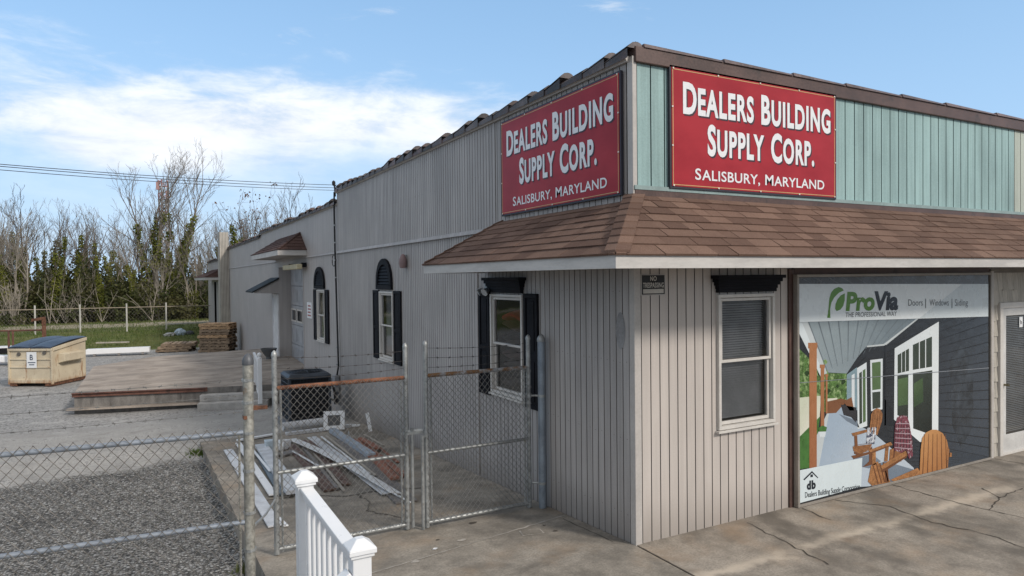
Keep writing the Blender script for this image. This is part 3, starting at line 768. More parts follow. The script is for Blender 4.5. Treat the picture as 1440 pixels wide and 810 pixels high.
mb = MB(); ring(mb, FR, 6.46, 7.66, -.05, 2.17, .08, -.004, .05)
dr = mb.build('front_door', m_winframe, store, bevel=.004)
mb = MB(); fbox(mb, FR, 6.54, 7.58, 0, .025, .02, .28); fbox(mb, FR, 6.54, 7.58, 0, .025, 1.98, 2.09); fbox(mb, FR, 6.54, 6.66, 0, .025, .28, 1.98); fbox(mb, FR, 7.20, 7.58, 0, .025, .28, 1.98)
mb.build('door_leaf', M('door_white_paint', (.56, .55, .53), .4), dr, bevel=.003)
mb = MB(); z = .3
while z < 1.96: mb.face([FR(6.66, -.003, z), FR(7.2, -.003, z), FR(7.2, .006, z+.0245), FR(6.66, .006, z+.0245)]); z += .026
mb.build('blind', M('door_blind', (.66, .69, .71), .5), dr, fix=False)
mb = MB(); mb.face([FR(6.66, .018, .28), FR(7.2, .018, .28), FR(7.2, .018, 1.98), FR(6.66, .018, 1.98)]); mb.build('pane', m_glass, dr, fix=False)
mb = MB(); mb.cur = 0; fbox(mb, FR, 7.03, 7.12, .019, .021, 1.80, 1.95); mb.cur = 1; put_text(mb, 'h', 7.055, 7.095, 1.845, .06, lambda u, z: FR(u, .0225, z), .02)
mb.build('door_sticker', [m_letter, m_signframe], dr, fix=False)
mb = MB(); mb.tube([FR(6.60, .02, 1.0), FR(6.60, .07, 1.0), FR(6.60, .07, 1.0)], .014, 8); mb.lathe(FR(6.60, .07, .985), [(0, 0), (.028, .005), (.028, .03), (0, .035)], 10)
mb.build('handle', M('door_knob', (.2, .17, .1), .3, .8), dr)

# garage door in its deep recess, small door, canopies, flue chase
mb = MB(); mb.box(-.004, .52, 19.35, 19.40, -.35, 3.02); mb.box(-.004, .52, 15.30, 15.35, -.35, 3.02); mb.box(-.004, .52, 15.30, 19.4, 3.02, 3.07)
gj = mb.build('garage_opening', m_stucco, store)
mb = MB()
for k in range(5):
    z0 = -.25+k*.66
    if k != 2: mb.box(.40, .44, 15.36, 19.34, z0, z0+.645)
    else: ring(mb, lambda u, d, z: (.42-d, u, z), 15.36, 19.34, z0, z0+.645, .12, -.02, .02); [mb.box(.40, .44, 15.36+.995*j-.05, 15.36+.995*j+.05, z0+.12, z0+.525) for j in (1, 2, 3)]
    if k != 2:
        for j in range(4): ring(mb, lambda u, d, z: (.40-d, u, z), 15.46+.995*j, 16.28+.995*j, z0+.1, z0+.54, .03, 0, .012)
gd = mb.build('garage_door', m_gate, gj, bevel=.003)
mb = MB()
for j in range(4): ring(mb, lambda u, d, z: (.40-d, u, z), 15.44+.995*j, 16.30+.995*j, 1.17, 1.61, .05, 0, .02)
mb.build('door_window', m_winframe, gj)
mb = MB(); mb.face([(.43, 15.4, 1.1), (.43, 19.3, 1.1), (.43, 19.3, 1.7), (.43, 15.4, 1.7)]); mb.build('door_glass', M('dark_glass', (.02, .022, .025), .08, spec=.8), gj, fix=False)
mb = MB(); mb.box(-.02, .03, 19.55, 19.62, -.1, 2.10); mb.box(-.02, .03, 20.55, 20.62, -.1, 2.10); mb.box(-.02, .03, 19.62, 20.55, 2.04, 2.10); mb.box(.0, .02, 19.62, 20.55, -.1, 2.04)
mb.build('side_door', M('side_door_white', (.66, .66, .67), .4), store, bevel=.004)
def canopy(y0, y1, X, z0, z1, zt, end):
    s = MB()
    shingle_plane(s, SD, end, end, y0, y1, X, z1, zt, 6, .35)
    for sg, yb in ((-1, y0), (1, y1)):
        sh = (lambda u, d, z: (-u, y0+end-d, z)) if sg < 0 else (lambda u, d, z: (-u, y1-end+d, z))
        shingle_plane(s, sh, 0, X, 0, X, end, z1, zt, 6, .35)
    hip_cap(s, (-X, y0, z1), (0, y0+end, zt), 8, .10, ((-.1, .7, 0), (.5, -.3, 0)))
    o = s.build('canopy', m_shingled, store, fix=False)
    f = MB(); f.box(-X, -X+.03, y0, y1, z0, z1-.01); f.box(-X+.03, -.001, y0, y0+.03, z0, z1-.01); f.box(-X+.03, -.001, y1-.03, y1, z0, z1-.01); f.build('fascia_board', m_fascia, o)
    f = MB(); f.box(-X+.031, -.002, y0+.031, y1-.031, z0+.02, z0+.035); f.build('soffit', m_soffit, o)
canopy(14.75, 20.0, .80, 3.29, 3.45, 4.0, .9)
canopy(37.0, 45.5, 1.05, 2.62, 2.78, 3.3, .9)
s = MB(); s.hexa([(-.88, 19.3, 2.16), (-.88, 21.0, 2.16), (0.0, 21.0, 2.62), (0.0, 19.3, 2.62), (-.88, 19.3, 2.21), (-.88, 21.0, 2.21), (0, 21.0, 2.68), (0, 19.3, 2.68)])
cn = s.build('lean_to_canopy', m_canopy, store, bevel=.004)
s = MB(); s.prism([(-.82, 19.36, 2.15), (-.002, 19.36, 2.12), (-.002, 19.36, 2.60)], (0, .03, 0)); s.build('canopy_cheek', m_stucco, cn); s = MB(); s.prism([(-.82, 20.92, 2.15), (-.002, 20.92, 2.12), (-.002, 20.92, 2.60)], (0, .03, 0)); s.build('canopy_cheek', m_stucco, cn)
a_, b_ = px(401, 377, -.22), px(421, 374, -.22)
s = MB(); s.box(-.30, -.14, b_.y, a_.y, b_.z-.09, b_.z+.06); lam = s.build('door_lamp', m_lamp, store, bevel=.02)
s = MB(); s.box(-.139, -.004, b_.y+.1, b_.y+.18, b_.z-.03, b_.z+.10); s.build('lamp_bracket', m_black, lam); s = MB(); s.box(-.139, -.004, a_.y-.2, a_.y-.12, b_.z-.03, b_.z+.1); s.build('lamp_bracket', m_black, lam)
s = MB()
ribbed(s, lambda u, d, z: (u, 34.6-d, z), -.46, .0, lambda y: -.95, 5.2, .075, .02, .02, 0)
ribbed(s, lambda u, d, z: (-.46-d, u, z), 34.6, 35.6, lambda y: -.95, 5.2, .11, .02, .02, 0)
s.cur = 0; s.face([(-.46, 34.6, 5.2), (0, 34.6, 5.2), (0, 35.6, 5.2), (-.46, 35.6, 5.2)]); s.face([(0, 34.6, 4), (0, 35.6, 4), (0, 35.6, 5.2), (0, 34.6, 5.2)]); s.face([(-.46, 35.6, -.95), (0, 35.6, -.95), (0, 35.6, 5.2), (-.46, 35.6, 5.2)])
s.build('flue_chase', [M('beige_corrugated_metal', (.46, .42, .36), .5, var=.12, vscale=2), m_groove], store, fix=False)
s = MB(); s.box(.3, .34, 38.4, 43.9, -.9, 2.6); s.build('far_doors', m_canopy, store)

# ------------------------------------------------------------------ signs
def big_sign(fr, label):
    p0 = Vector(fr(0, 0, 0))
    W_, H_ = 2.46, 1.165
    t = thing('wall_sign', label, 'sign', p0)
    q = MB(); fbox(q, fr, -.022, W_+.022, 0, .03, -.022, H_+.022); q.build('sign_frame', m_signframe, t, bevel=.003)
    q = MB(); fbox(q, fr, 0, W_, .03, .034, 0, H_); q.build('sign_panel', m_red, t, fix=True)
    q = MB(); ring(q, fr, .012, W_-.012, .012, H_-.012, .008, .034, .0355); q.build('gold_border', m_gold, t)
    for uu_, zz in [(a, b) for a in (.02, .62, 1.23, 1.84, 2.44) for b in (.008, H_-.008)]+[(a, b) for b in (.4, .78) for a in (.008, W_-.008)]:
        q = MB(); fbox(q, fr, uu_-.008, uu_+.008, .0355, .042, zz-.007, zz+.007); q.build('screw', m_screw, t)
    def line(mb, words, u0, u1, zb, h, sm, bold, fd, gap):
        # words: capital + small capitals; widths shared in proportion
        pieces = []
        for wi, wd in enumerate(words):
            if wi: pieces.append((None, gap))
            pieces.append((wd[0], width(wd[0], bold))); pieces.append((' ', .07)); pieces.append((wd[1:].upper(), width(wd[1:].upper(), bold)*sm))
        tot = sum(k[1] for k in pieces); kx = (u1-u0)/tot; u = u0
        for s_, wd in pieces:
            if s_ and s_ != ' ':
                hh = h if len(s_) == 1 and s_ != '.' else h*sm
                put_text(mb, s_, u, u+wd*kx, zb, hh, fd, bold)
            u += wd*kx
    for off, mt, dd, nm in (((.017, -.016), m_lshadow, .0362, 'letter_shadow'), ((0, 0), m_letter, .0372, 'lettering')):
        q = MB(); fd = lambda u, z, off=off, dd=dd: fr(u+off[0], dd, z+off[1])
        line(q, ['Dealers', 'Building'], .145, 2.37, .737, .287, .87, .036, fd, .44)
        line(q, ['Supply', 'Corp.'], .47, 2.09, .345, .287, .87, .036, fd, .42)
        if nm == 'lettering': line(q, ['Salisbury,', 'Maryland'], .30, 2.26, .082, .108, .92, .014, fd, .42)
        q.build(nm, mt, t, fix=False)
    return t
big_sign(lambda u, d, z: (.436+u, -.02-d, 3.482+z), 'glossy red dealer sign on the teal front fascia')
big_sign(lambda u, d, z: (-.025-d, 2.60-u, 3.41+z), 'red dealer sign on the grey side wall above the awning')
t = thing('warning_sign', 'small black no trespassing sign under the awning near the corner', 'sign', (.07, 0, 2.41))
q = MB(); fbox(q, FR, .075, .375, .002, .012, 2.41, 2.615); q.build('sign_plate', m_trim, t, bevel=.002)
q = MB(); fbox(q, FR, .083, .367, .012, .0135, 2.42, 2.607); q.build('black_field', M('sign_black', (.012, .011, .011), .5), t)
q = MB(); f_ = lambda u, z: FR(u, .015, z)
put_text(q, 'NO', .185, .265, 2.553, .042, f_, .02); put_text(q, 'TRESPASSING', .095, .355, 2.487, .046, f_, .02); fbox(q, FR, .097, .352, .0135, .015, 2.43, 2.472)
q.build('lettering', M('sign_cream', (.55, .51, .45), .5), t, fix=False)
t = thing('wall_notice', 'small white notice beside the garage door', 'sign', (0, 14.5, 1.7))
q = MB(); fbox(q, SD, 14.2, 14.78, -.01, .01, 1.50, 1.95); q.build('notice_board', m_letter, t)
q = MB()
for k in range(4): fbox(q, SD, 14.28+.03*(k % 2), 14.70-.02*k, .0105, .012, 1.56+.09*k, 1.60+.09*k)
q.build('notice_lines', M('notice_red', (.35, .10, .10), .6), t)

# ------------------------------------------------------------------ storefront graphic (a flat printed panel)
t = thing('storefront_banner', 'large printed porch photograph banner with white heading covering the shop window', 'banner', (2.26, -.07, 0))
YB = -.072
q = MB(); b0 = py(1118.5, 709.5, -.08); b1 = py(1389, 646.5, -.08)
bx0, bx1, bz0, bz1 = 2.205, 6.17, .005, 2.60
ring(q, FR, bx0, bx1, bz0, bz1, .032, .025, .085); q.build('banner_frame', M('bronze_frame', (.30, .27, .235), .45, .2), t, bevel=.004)
q = MB(); q.box(bx0+.03, bx1-.03, -.04, .0, bz0+.02, bz1-.02); q.build('banner_backing', m_dark, t)
PM = []; PI = {}
def pm(name, c, var=.1, **k):
    var *= .6
    if name not in PI:
        k.setdefault('rough', .28); k.setdefault('spec', .45); k.setdefault('vscale', 5); k.setdefault('fine', 6); PI[name] = len(PM); PM.append(M('print_'+name, c, var=var, **k))
    return PI[name]
q = MB(); LAY = [0]
def cpt(x, y, layer):
    v = py(1100+x/2.383, 380+y/2.383, YB); return (min(max(v.x, bx0+.035), bx1-.035), YB-layer*.0007, min(max(v.z, bz0+.035), bz1-.035))
def grad(mi, p0, p1, c0, c1, k=.8):
    """printed tone change of the photograph on the banner, between two points of the print"""
    mt = PM[mi]; nt = NT(mt.node_tree); b = nt.n['Principled BSDF']; old = b.inputs['Base Color'].links[0].from_socket
    A, B = Vector(cpt(*p0, 0)), Vector(cpt(*p1, 0)); dv = B-A
    n = nt.new('ShaderNodeVectorMath', operation='SUBTRACT'); nt.l.new(nt.pos(), n.inputs[0]); n.inputs[1].default_value = A
    d = nt.new('ShaderNodeVectorMath', operation='DOT_PRODUCT'); nt.l.new(n.outputs[0], d.inputs[0]); d.inputs[1].default_value = dv/dv.length_squared
    f = nt.ramp(nt.math('ADD', d.outputs['Value'], nt.math('MULTIPLY', nt.math('SUBTRACT', nt.noise(nt.pos(), 7, 5, .65), .5), .5)), 0, 1)
    nt.l.new(nt.mix(k, old, nt.mix(f, c0, c1)), b.inputs['Base Color'])
def poly(pts, mi, layer): q.cur = mi; q.face([cpt(a, b, layer) for a, b in pts])
def lerp2(a, b, t_): return (a[0]+(b[0]-a[0])*t_, a[1]+(b[1]-a[1])*t_)
wall = pm('navy_siding', (.030, .036, .045), .12, stretch=(1, 1, 3)); wall2 = pm('navy_line', (.013, .016, .021)); ceil = pm('ceiling', (.26, .31, .34), .06); ceil2 = pm('ceiling_line', (.135, .165, .185))
topd = pm('top_boards', (.085, .09, .095)); topl = pm('top_board_line', (.13, .135, .14)); beam = pm('beam', (.48, .52, .53), .05); green = pm('trees', (.07, .14, .035), .6, vscale=22, fine=60, col2=(.26, .36, .16), c2scale=16, c2lo=.5, c2hi=.62)
lawn = pm('lawn', (.05, .14, .03), .3, vscale=20); path = pm('path', (.58, .57, .48), .12); floor = pm('porch_floor', (.37, .43, .49), .08)
orange = pm('timber_post', (.34, .14, .06), .2, vscale=9, stretch=(3, 3, 1)); chair = pm('chair_wood', (.46, .21, .075), .15, vscale=12); chairb = pm('chair_far_wood', (.27, .12, .048), .4, vscale=22, fine=70); chairm = pm('chair_mid_wood', (.33, .15, .058), .4, vscale=22, fine=70); chaird = pm('chair_shade', (.20, .075, .03), .2); white = pm('white_trim', (.66, .70, .71), .04)
pane = pm('dark_pane', (.022, .032, .026), .3); gpane = pm('green_pane', (.055, .105, .045), .4, vscale=14); blue = pm('blue_house', (.20, .29, .33), .1); plaid = pm('plaid', (.17, .045, .065), .5, vscale=30, fine=55, col2=(.42, .36, .38), c2scale=26, c2lo=.56, c2hi=.62)
band = pm('heading_white', (.74, .79, .80), .03); bandd = pm('heading_grey', (.60, .66, .68), .03); logo = pm('logo_green', (.10, .24, .035), .06); ink = pm('ink', (.016, .021, .03), .05); cush = pm('cushion', (.5, .52, .55), .4, vscale=30, col2=(.05, .06, .1), c2scale=28, c2lo=.5, c2hi=.55)
pale = pm('pale_panel', (.60, .67, .69), .03); greyink = pm('grey_ink', (.07, .08, .09)); seam = pm('print_seam', (.25, .27, .30))
poly([(48, 12), (690, 14), (692, 640), (46, 795)], wall, 0)
for k in range(26):     # lap siding lines converge as in the print
    y0 = 185+k*30; a = (343, 250+(y0-175)*.62); b = (692, y0-75+k*2.2)
    if a[1] < 700: poly([a, b, (b[0], b[1]+3.2), (a[0], a[1]+2.2)], wall2, 1)
poly([(50, 12), (690, 14), (690, 46), (50, 46)], topd, 1)
for k in range(14): x0 = 60+k*46; poly([(x0, 14), (x0+4, 14), (x0+40, 45), (x0+36, 45)], topl, 2)
poly([(80, 172), (458, 158), (343, 250), (283, 254), (252, 292), (216, 346), (140, 342)], ceil, 1)
for k in range(11): f0 = k/11; poly([lerp2((85, 172), (455, 160), f0), lerp2((85, 172), (455, 160), f0+.012), lerp2((150, 338), (340, 250), f0+.008), lerp2((150, 338), (340, 250), f0)], ceil2, 2)
poly([(455, 158), (462, 158), (346, 252), (284, 258), (282, 253), (340, 247)], beam, 3)
poly([(50, 172), (86, 172), (150, 345), (138, 350)], beam, 2); poly([(50, 176), (66, 176), (140, 352), (128, 356), (50, 210)], bandd, 3)
poly([(50, 262), (95, 300), (140, 345), (216, 346), (216, 440), (150, 475), (50, 470)], green, 1)
poly([(50, 428), (130, 420), (125, 495), (50, 562)], path, 2); poly([(150, 430), (185, 428), (180, 440), (150, 462)], path, 2)
poly([(50, 560), (126, 490), (118, 560), (112, 660), (50, 668)], lawn, 3)
poly([(150, 476), (216, 452), (250, 520), (300, 540), (440, 662), (445, 690), (290, 724), (110, 735), (112, 640), (122, 560)], floor, 3)
poly([(216, 350), (250, 325), (252, 470), (216, 452)], blue, 2); poly([(232, 352), (242, 346), (242, 462), (232, 456)], white, 3)
for a, b, c_, d_ in ((86, 117, 243, 262), (90, 115, 262, 690), (125, 142, 316, 328), (128, 140, 328, 528), (143, 153, 348, 356), (145, 151, 356, 480)): poly([(a, c_), (b, c_), (b, d_), (a, d_)], orange, 5)
poly([(122, 540), (146, 538), (143, 558), (125, 559)], white, 5); poly([(120, 528), (134, 520), (149, 526), (146, 540), (122, 541)], lawn, 6)
poly([(250, 328), (282, 308), (284, 522), (252, 532)], white, 4); poly([(257, 345), (266, 339), (267, 512), (258, 516)], pane, 5); poly([(269, 336), (278, 330), (279, 506), (270, 511)], gpane, 5)
poly([(294, 301), (336, 296), (335, 466), (297, 472)], white, 4); poly([(300, 310), (329, 306), (329, 398), (301, 402)], gpane, 5); poly([(301, 409), (328, 406), (328, 460), (302, 465)], pane, 5)
poly([(376, 262), (524, 172), (522, 578), (460, 575), (374, 500)], white, 4)
for a in (((386, 284), (424, 262), (424, 337), (386, 346)), ((437, 250), (501, 222), (501, 323), (437, 334))): poly(a, pane, 5)
for a in (((398, 276), (400, 275), (400, 343), (398, 344)), ((411, 268), (413, 267), (413, 340), (411, 341)), ((457, 241), (460, 240), (460, 329), (457, 330)), ((478, 232), (481, 231), (481, 326), (478, 327))): poly(a, white, 6)
poly([(385, 354), (422, 347), (421, 505), (385, 485)], pane, 5); poly([(437, 345), (502, 335), (501, 552), (438, 530)], pane, 5)
poly([(387, 365), (420, 358), (420, 450), (387, 455)], gpane, 6); poly([(440, 380), (470, 360), (472, 440), (440, 460)], gpane, 6)
# chairs
poly([(150, 440), (196, 430), (220, 436), (200, 455), (180, 478), (150, 480)], chaird, 4); poly([(196, 450), (248, 460), (246, 510), (230, 492), (205, 485)], pm('chair_black', (.03, .03, .035)), 5); poly([(205, 440), (232, 425), (240, 470), (225, 470)], chaird, 5)
poly([(297, 482), (305, 468), (316, 462), (328, 466), (335, 482), (333, 505), (318, 552), (290, 545)], chairb, 7)
for xx in (304, 312, 320, 327): poly([(xx, 470), (xx+1.2, 470), (xx-6, 545), (xx-7.5, 545)], chaird, 8)
poly([(284, 528), (316, 525), (308, 582), (280, 580)], cush, 8)
poly([(231, 546), (282, 533), (284, 542), (236, 556)], chairb, 8); poly([(235, 590), (300, 582), (292, 600), (262, 616), (238, 606)], chairb, 8); poly([(240, 608), (262, 617), (262, 624), (240, 614)], chaird, 9)
poly([(240, 555), (250, 553), (252, 592), (242, 594)], chaird, 7); poly([(230, 622), (298, 606), (300, 613), (238, 632)], chaird, 8); poly([(290, 600), (300, 590), (304, 650), (268, 660), (290, 640)], chaird, 7)
poly([(286, 604), (362, 575), (368, 585), (300, 612)], chairm, 9); poly([(300, 610), (312, 607), (312, 650), (300, 655)], chairm, 9); poly([(345, 590), (356, 588), (352, 640), (340, 640)], chairb, 8)
poly([(296, 655), (318, 640), (362, 712), (300, 722), (286, 708)], chairm, 9)
for k in range(4): poly([(300+k*12, 650-k*2), (303+k*12, 648-k*2), (322+k*11, 716-k*3), (318+k*11, 717-k*3)], chaird, 10)
poly([(360, 600), (400, 590), (398, 640), (356, 648)], chairb, 8); poly([(374, 590), (380, 590), (372, 645), (366, 645)], chaird, 9)
poly([(376, 520), (384, 492), (398, 486), (416, 488), (424, 510), (434, 570), (436, 622), (424, 632), (414, 600), (398, 612), (372, 602)], plaid, 10)
poly([(328, 655), (412, 604), (418, 620), (336, 672)], chairm, 11); poly([(340, 668), (352, 664), (356, 708), (344, 711)], chaird, 10)
poly([(360, 702), (452, 662), (462, 678), (460, 690), (372, 714)], chairm, 11)
poly([(458, 690), (462, 600), (467, 562), (480, 543), (498, 534), (516, 534), (536, 546), (550, 570), (556, 600), (552, 668)], chair, 12)
for k in range(6): poly([(474+k*14, 548), (475.5+k*14, 548), (470+k*16, 688), (467+k*16, 689)], chaird, 13)
poly([(46, 672), (266, 628), (262, 724), (46, 782)], pale, 13)
poly([(48, 46), (688, 46), (688, 155), (48, 174)], band, 13); poly([(600, 46), (688, 46), (688, 155), (458, 160)], bandd, 14)
poly([(48, 377), (690, 326), (690, 328), (48, 378.5)], seam, 14)
# heading and logo; crop coordinates of the 7.58x view
def c4(x, y): return ((1110+x/7.58-1100)*2.383, (380+y/7.58-380)*2.383)
poly([c4(*p) for p in ((395, 508), (410, 400), (418, 300), (436, 240), (468, 200), (515, 178), (552, 190), (572, 216), (520, 240), (470, 290), (440, 345), (426, 420), (430, 508))], logo, 15)
poly([c4(*p) for p in ((584, 246), (540, 268), (505, 310), (484, 360), (480, 410), (494, 436), (536, 420), (566, 380), (582, 320))], logo, 15)
def ptext(s, p0, p1, hpx, mi, bold=0., shear=0., layer=16, raw=False):
    a = py(*p0, YB); b = py(*p1, YB); h = abs(py(p0[0], p0[1]-hpx, YB).z-a.z); q.cur = mi
    put_text(q, s, a.x, b.x, 0, h, lambda u, z: (u, YB-layer*.0007, a.z+(b.z-a.z)*(u-a.x)/(b.x-a.x)+z), bold, shear)
ptext('Pro', (1188, 436), (1229, 435), 24, logo, .045, .12); ptext('Via', (1228.5, 435), (1262, 434.5), 24, ink, .045, .12)
ptext('THE PROFESSIONAL WAY', (1188, 446), (1260, 444), 6.5, greyink, .004, .1)
ptext('Doors', (1276, 430), (1296.5, 429.7), 9, greyink); ptext('|', (1300, 430), (1301, 430), 10, greyink); ptext('Windows', (1306, 430), (1333, 429.6), 9, greyink); ptext('|', (1337, 430), (1338, 430), 10, greyink); ptext('Siding', (1341.5, 430), (1360, 429.4), 9, greyink)
ptext('Dealers Building Supply Corporation', (1131, 699.5), (1208, 687), 7.5, ink, .006)
ptext('db', (1133.5, 688), (1146, 686), 11, ink, .055)
poly([(68, 700), (97, 672), (118, 694), (116, 696), (97, 678), (72, 703)], ink, 16); poly([(92, 684), (100, 683), (100, 692), (92, 693)], ink, 16)
poly([(236, 632), (300, 616), (330, 640), (290, 664), (250, 655)], pm('floor_shade', (.16, .20, .25)), 4); poly([(300, 655), (345, 640), (440, 668), (440, 690), (300, 725)], PI['floor_shade'], 4); poly([(190, 482), (250, 505), (258, 528), (215, 505)], PI['floor_shade'], 4)
poly([(112, 560), (150, 478), (156, 480), (122, 660), (112, 662)], beam, 4)
poly([(343, 430), (376, 480), (376, 520), (343, 520)], wall2, 3); poly([(343, 250), (347, 250), (347, 520), (343, 520)], wall2, 3)
for k in range(9): f0 = k/9; poly([(253, 295+f0*200), (281, 262+f0*230), (281, 264+f0*230), (253, 297+f0*200)], wall2, 3)
for k in range(16): xx, yy0 = 60+r3.uniform(0, 150), 300+r3.uniform(0, 150); w0 = r3.uniform(4, 11); poly([(xx+w0*math.cos(a)*r3.uniform(.5, 1.2), yy0+w0*math.sin(a)*r3.uniform(.5, 1.2)) for a in [j*.7 for j in range(9)]], pm('tree_light', (.20, .31, .10), .5, vscale=25) if k % 2 else pm('tree_dark', (.018, .045, .012), .5, vscale=25), 1.5)
grad(wall, (345, 300), (690, 560), (.016, .019, .023), (.052, .066, .085), .75); grad(ceil, (110, 180), (420, 240), (.25, .30, .32), (.13, .165, .19), .85); grad(floor, (170, 470), (330, 690), (.30, .38, .47), (.46, .52, .58), .8)
grad(chair, (470, 520), (520, 700), (.52, .27, .105), (.33, .14, .05), .7); grad(chaird, (250, 450), (330, 720), (.17, .075, .035), (.10, .04, .018), .6); grad(orange, (90, 260), (115, 690), (.38, .17, .075), (.27, .10, .045), .6)
grad(pane, (400, 330), (480, 550), (.04, .055, .04), (.010, .014, .013), .75); grad(gpane, (400, 350), (470, 470), (.09, .15, .06), (.02, .04, .02), .7); grad(white, (300, 250), (500, 560), (.55, .60, .62), (.74, .77, .77), .6); grad(path, (60, 430), (120, 520), (.50, .55, .40), (.66, .64, .54), .6)
grad(band, (60, 60), (460, 160), (.70, .755, .775), (.78, .82, .825), .8); grad(topd, (60, 20), (640, 40), (.06, .062, .064), (.13, .135, .14), .7)
for x0, y0, x1, y1 in ((297, 482, 292, 543), (310, 466, 303, 548), (322, 466, 314, 552)): poly([(x0, y0), (x0+3, y0), (x1+3, y1), (x1, y1)], chairm, 8.2)
for k in range(7): y0 = 586+k*4.5; poly([(238+k*2.5, y0), (296-k*1.5, y0-8), (296-k*1.5, y0-7), (238+k*2.5, y0+1)], chaird, 9.2)
poly([(286, 612), (362, 585), (362, 589), (288, 617)], chaird, 9.4); poly([(330, 670), (415, 620), (416, 626), (336, 677)], chaird, 11.3); poly([(362, 712), (456, 688), (460, 692), (372, 718)], chaird, 11.4)
poly([(552, 590), (558, 600), (553, 668), (548, 672)], chairb, 13); poly([(560, 610), (566, 612), (566, 624), (558, 626)], chairm, 13)
for k in range(6): poly([(378+k*9, 500+abs(k-2)*9), (381+k*9, 500+abs(k-2)*9), (376+k*10, 606-(k % 2)*10), (373+k*10, 606-(k % 2)*10)], pm('plaid_dark', (.06, .02, .03)), 10.3)
for k in range(6): poly([(379-k*.8, 512+k*16), (424+k*2, 512+k*17), (424+k*2, 515+k*17), (379-k*.8, 515+k*16)], pm('plaid_pale', (.36, .27, .30)), 10.5)
poly([(560, 300), (600, 250), (640, 300), (640, 520), (600, 600), (570, 520)], pm('siding_sheen', (.038, .047, .058), .5, vscale=9), .6)
q.build('printed_panel', PM, t, fix=False)

# ------------------------------------------------------------------ chain-link fence and gates
def chain(mb, A, U, W_, H_, pitch, rad=.0022, bulge=.003):
    """diamond mesh in the vertical plane through A along U (unit), W_ x H_"""
    A = Vector(A); U = Vector(U).normalized(); N = Vector((U.y, -U.x, 0)); Z = Vector((0, 0, 1))
    slope = 1.15
    for sgn in (1, -1):
        n = int((W_+H_/slope)/pitch)+2
        for k in range(-1, n):
            # line u = u0 + sgn*z/slope
            u0 = k*pitch if sgn < 0 else k*pitch-H_/slope
            lo, hi = 0., H_
            f_ = lambda z: u0+(z/slope if sgn > 0 else -z/slope)
            zs = sorted([(0-u0)*slope*sgn, (W_-u0)*slope*sgn])
            lo, hi = max(0, zs[0]), min(H_, zs[1])
            if hi-lo < .01: continue
            P = lambda z: A+U*f_(z)+Z*z+N*(bulge*sgn)
            mb.tube([P(lo), P(hi)], rad, 4, cap=False)
def coil(mb, c, r_, h, axis=Vector((0, 0, 1))):
    mb.tube([Vector(c)-axis*h/2, Vector(c)+axis*h/2], r_, 10)
def barbs(mb, A, B, n=None, sag=.02, rad=.0021, gap=.13):
    A, B = Vector(A), Vector(B); L = (B-A).length
    pts = [A.lerp(B, i/10)-Vector((0, 0, sag*4*(i/10)*(1-i/10))) for i in range(11)]
    mb.tube(pts, rad, 5, cap=False)
    k = int(L/gap)
    for i in range(1, k):
        u = i/k; p = A.lerp(B, u)-Vector((0, 0, sag*4*u*(1-u)))
        for _ in range(2):
            dv = Vector((rnd.uniform(-1, 1), rnd.uniform(-1, 1), rnd.uniform(-1, 1))).normalized()*.018; mb.tube([p-dv, p+dv], rad*.75, 4, cap=False)
        ax = (B-A).normalized(); mb.tube([p-ax*.012, p+ax*.012], rad*2.1, 5)

def gate_leaf(label, x0, x1, y0, z_lo, z_hi, z_top, m_top, mesh_mat, label_extra=None):
    t = thing('chain_link_gate', label, 'gate', ((x0+x1)/2, y0, z_lo))
    zb0, zb1 = z_lo+slabz(y0)*0, z_lo
    for xx, nm in ((x0, 0), (x1, 1)):
        q = MB(); q.tube([(xx, y0, z_lo-.03), (xx, y0, z_top)], .026, 12); q.lathe((xx, y0, z_top-.01), [(.028, 0), (.030, .02), (.022, .045), (0, .065)], 12)
        p = q.build('gate_upright', m_galv, t, smooth=True)
        for k in range(9): q = MB(); z = z_lo+.06+k*(z_hi-z_lo-.1)/8; coil(q, (xx, y0, z), .031, .022); q.build('tension_band', m_galv, p)
        q = MB(); sx = .055 if nm == 0 else -.055; q.tube([(xx+sx, y0, z_lo-.01), (xx+sx, y0, z_hi+.02)], .011, 6); q.build('tension_bar', m_galv, p)
    q = MB(); q.tube([(x0, y0, z_hi), (x1, y0, z_hi)], .022, 12); q.build('top_rail', m_top, t, smooth=True)
    q = MB(); q.tube([(x0, y0, (z_lo+z_hi)/2-.03), (x1, y0, (z_lo+z_hi)/2-.03)], .019, 12); q.build('middle_rail', m_galv, t, smooth=True)
    q = MB(); q.tube([(x0, y0, z_lo+.02), (x1, y0, z_lo+.02)], .022, 12); q.build('bottom_rail', m_galv, t, smooth=True)
    q = MB(); chain(q, (x0, y0-.028, z_lo+.03), (1, 0, 0), x1-x0, z_hi-z_lo-.02, .066, .0024); q.build('chain_mesh', mesh_mat, t, fix=False)
    for k in range(3):
        q = MB(); z = z_hi+.09+k*.105; barbs(q, (x0, y0, z), (x1, y0, z+rnd.uniform(-.02, .02))); q.build('barbed_wire', m_barbd, t, fix=False)
    return t
gl = gate_leaf('left leaf of the chain link gate with a rust red top rail', -3.035, -1.695, 1.75, -.06, 1.54, 1.86, m_rustrail, m_wire)
q = MB(); q.tube([(-1.64, 1.72, -.07), (-1.64, 1.72, 1.0)], .017, 10); q.box(-1.70, -1.50, 1.70, 1.74, .93, .96); q.tube([(-1.70, 1.75, .96), (-1.52, 1.72, .96)], .02, 8); q.build('drop_latch', m_galv, gl)
gr = gate_leaf('right leaf of the chain link gate with a half rusted top rail beside the wall', -1.49, -.215, 1.69, -.06, 1.55, 1.88, m_halfrust, m_wire)
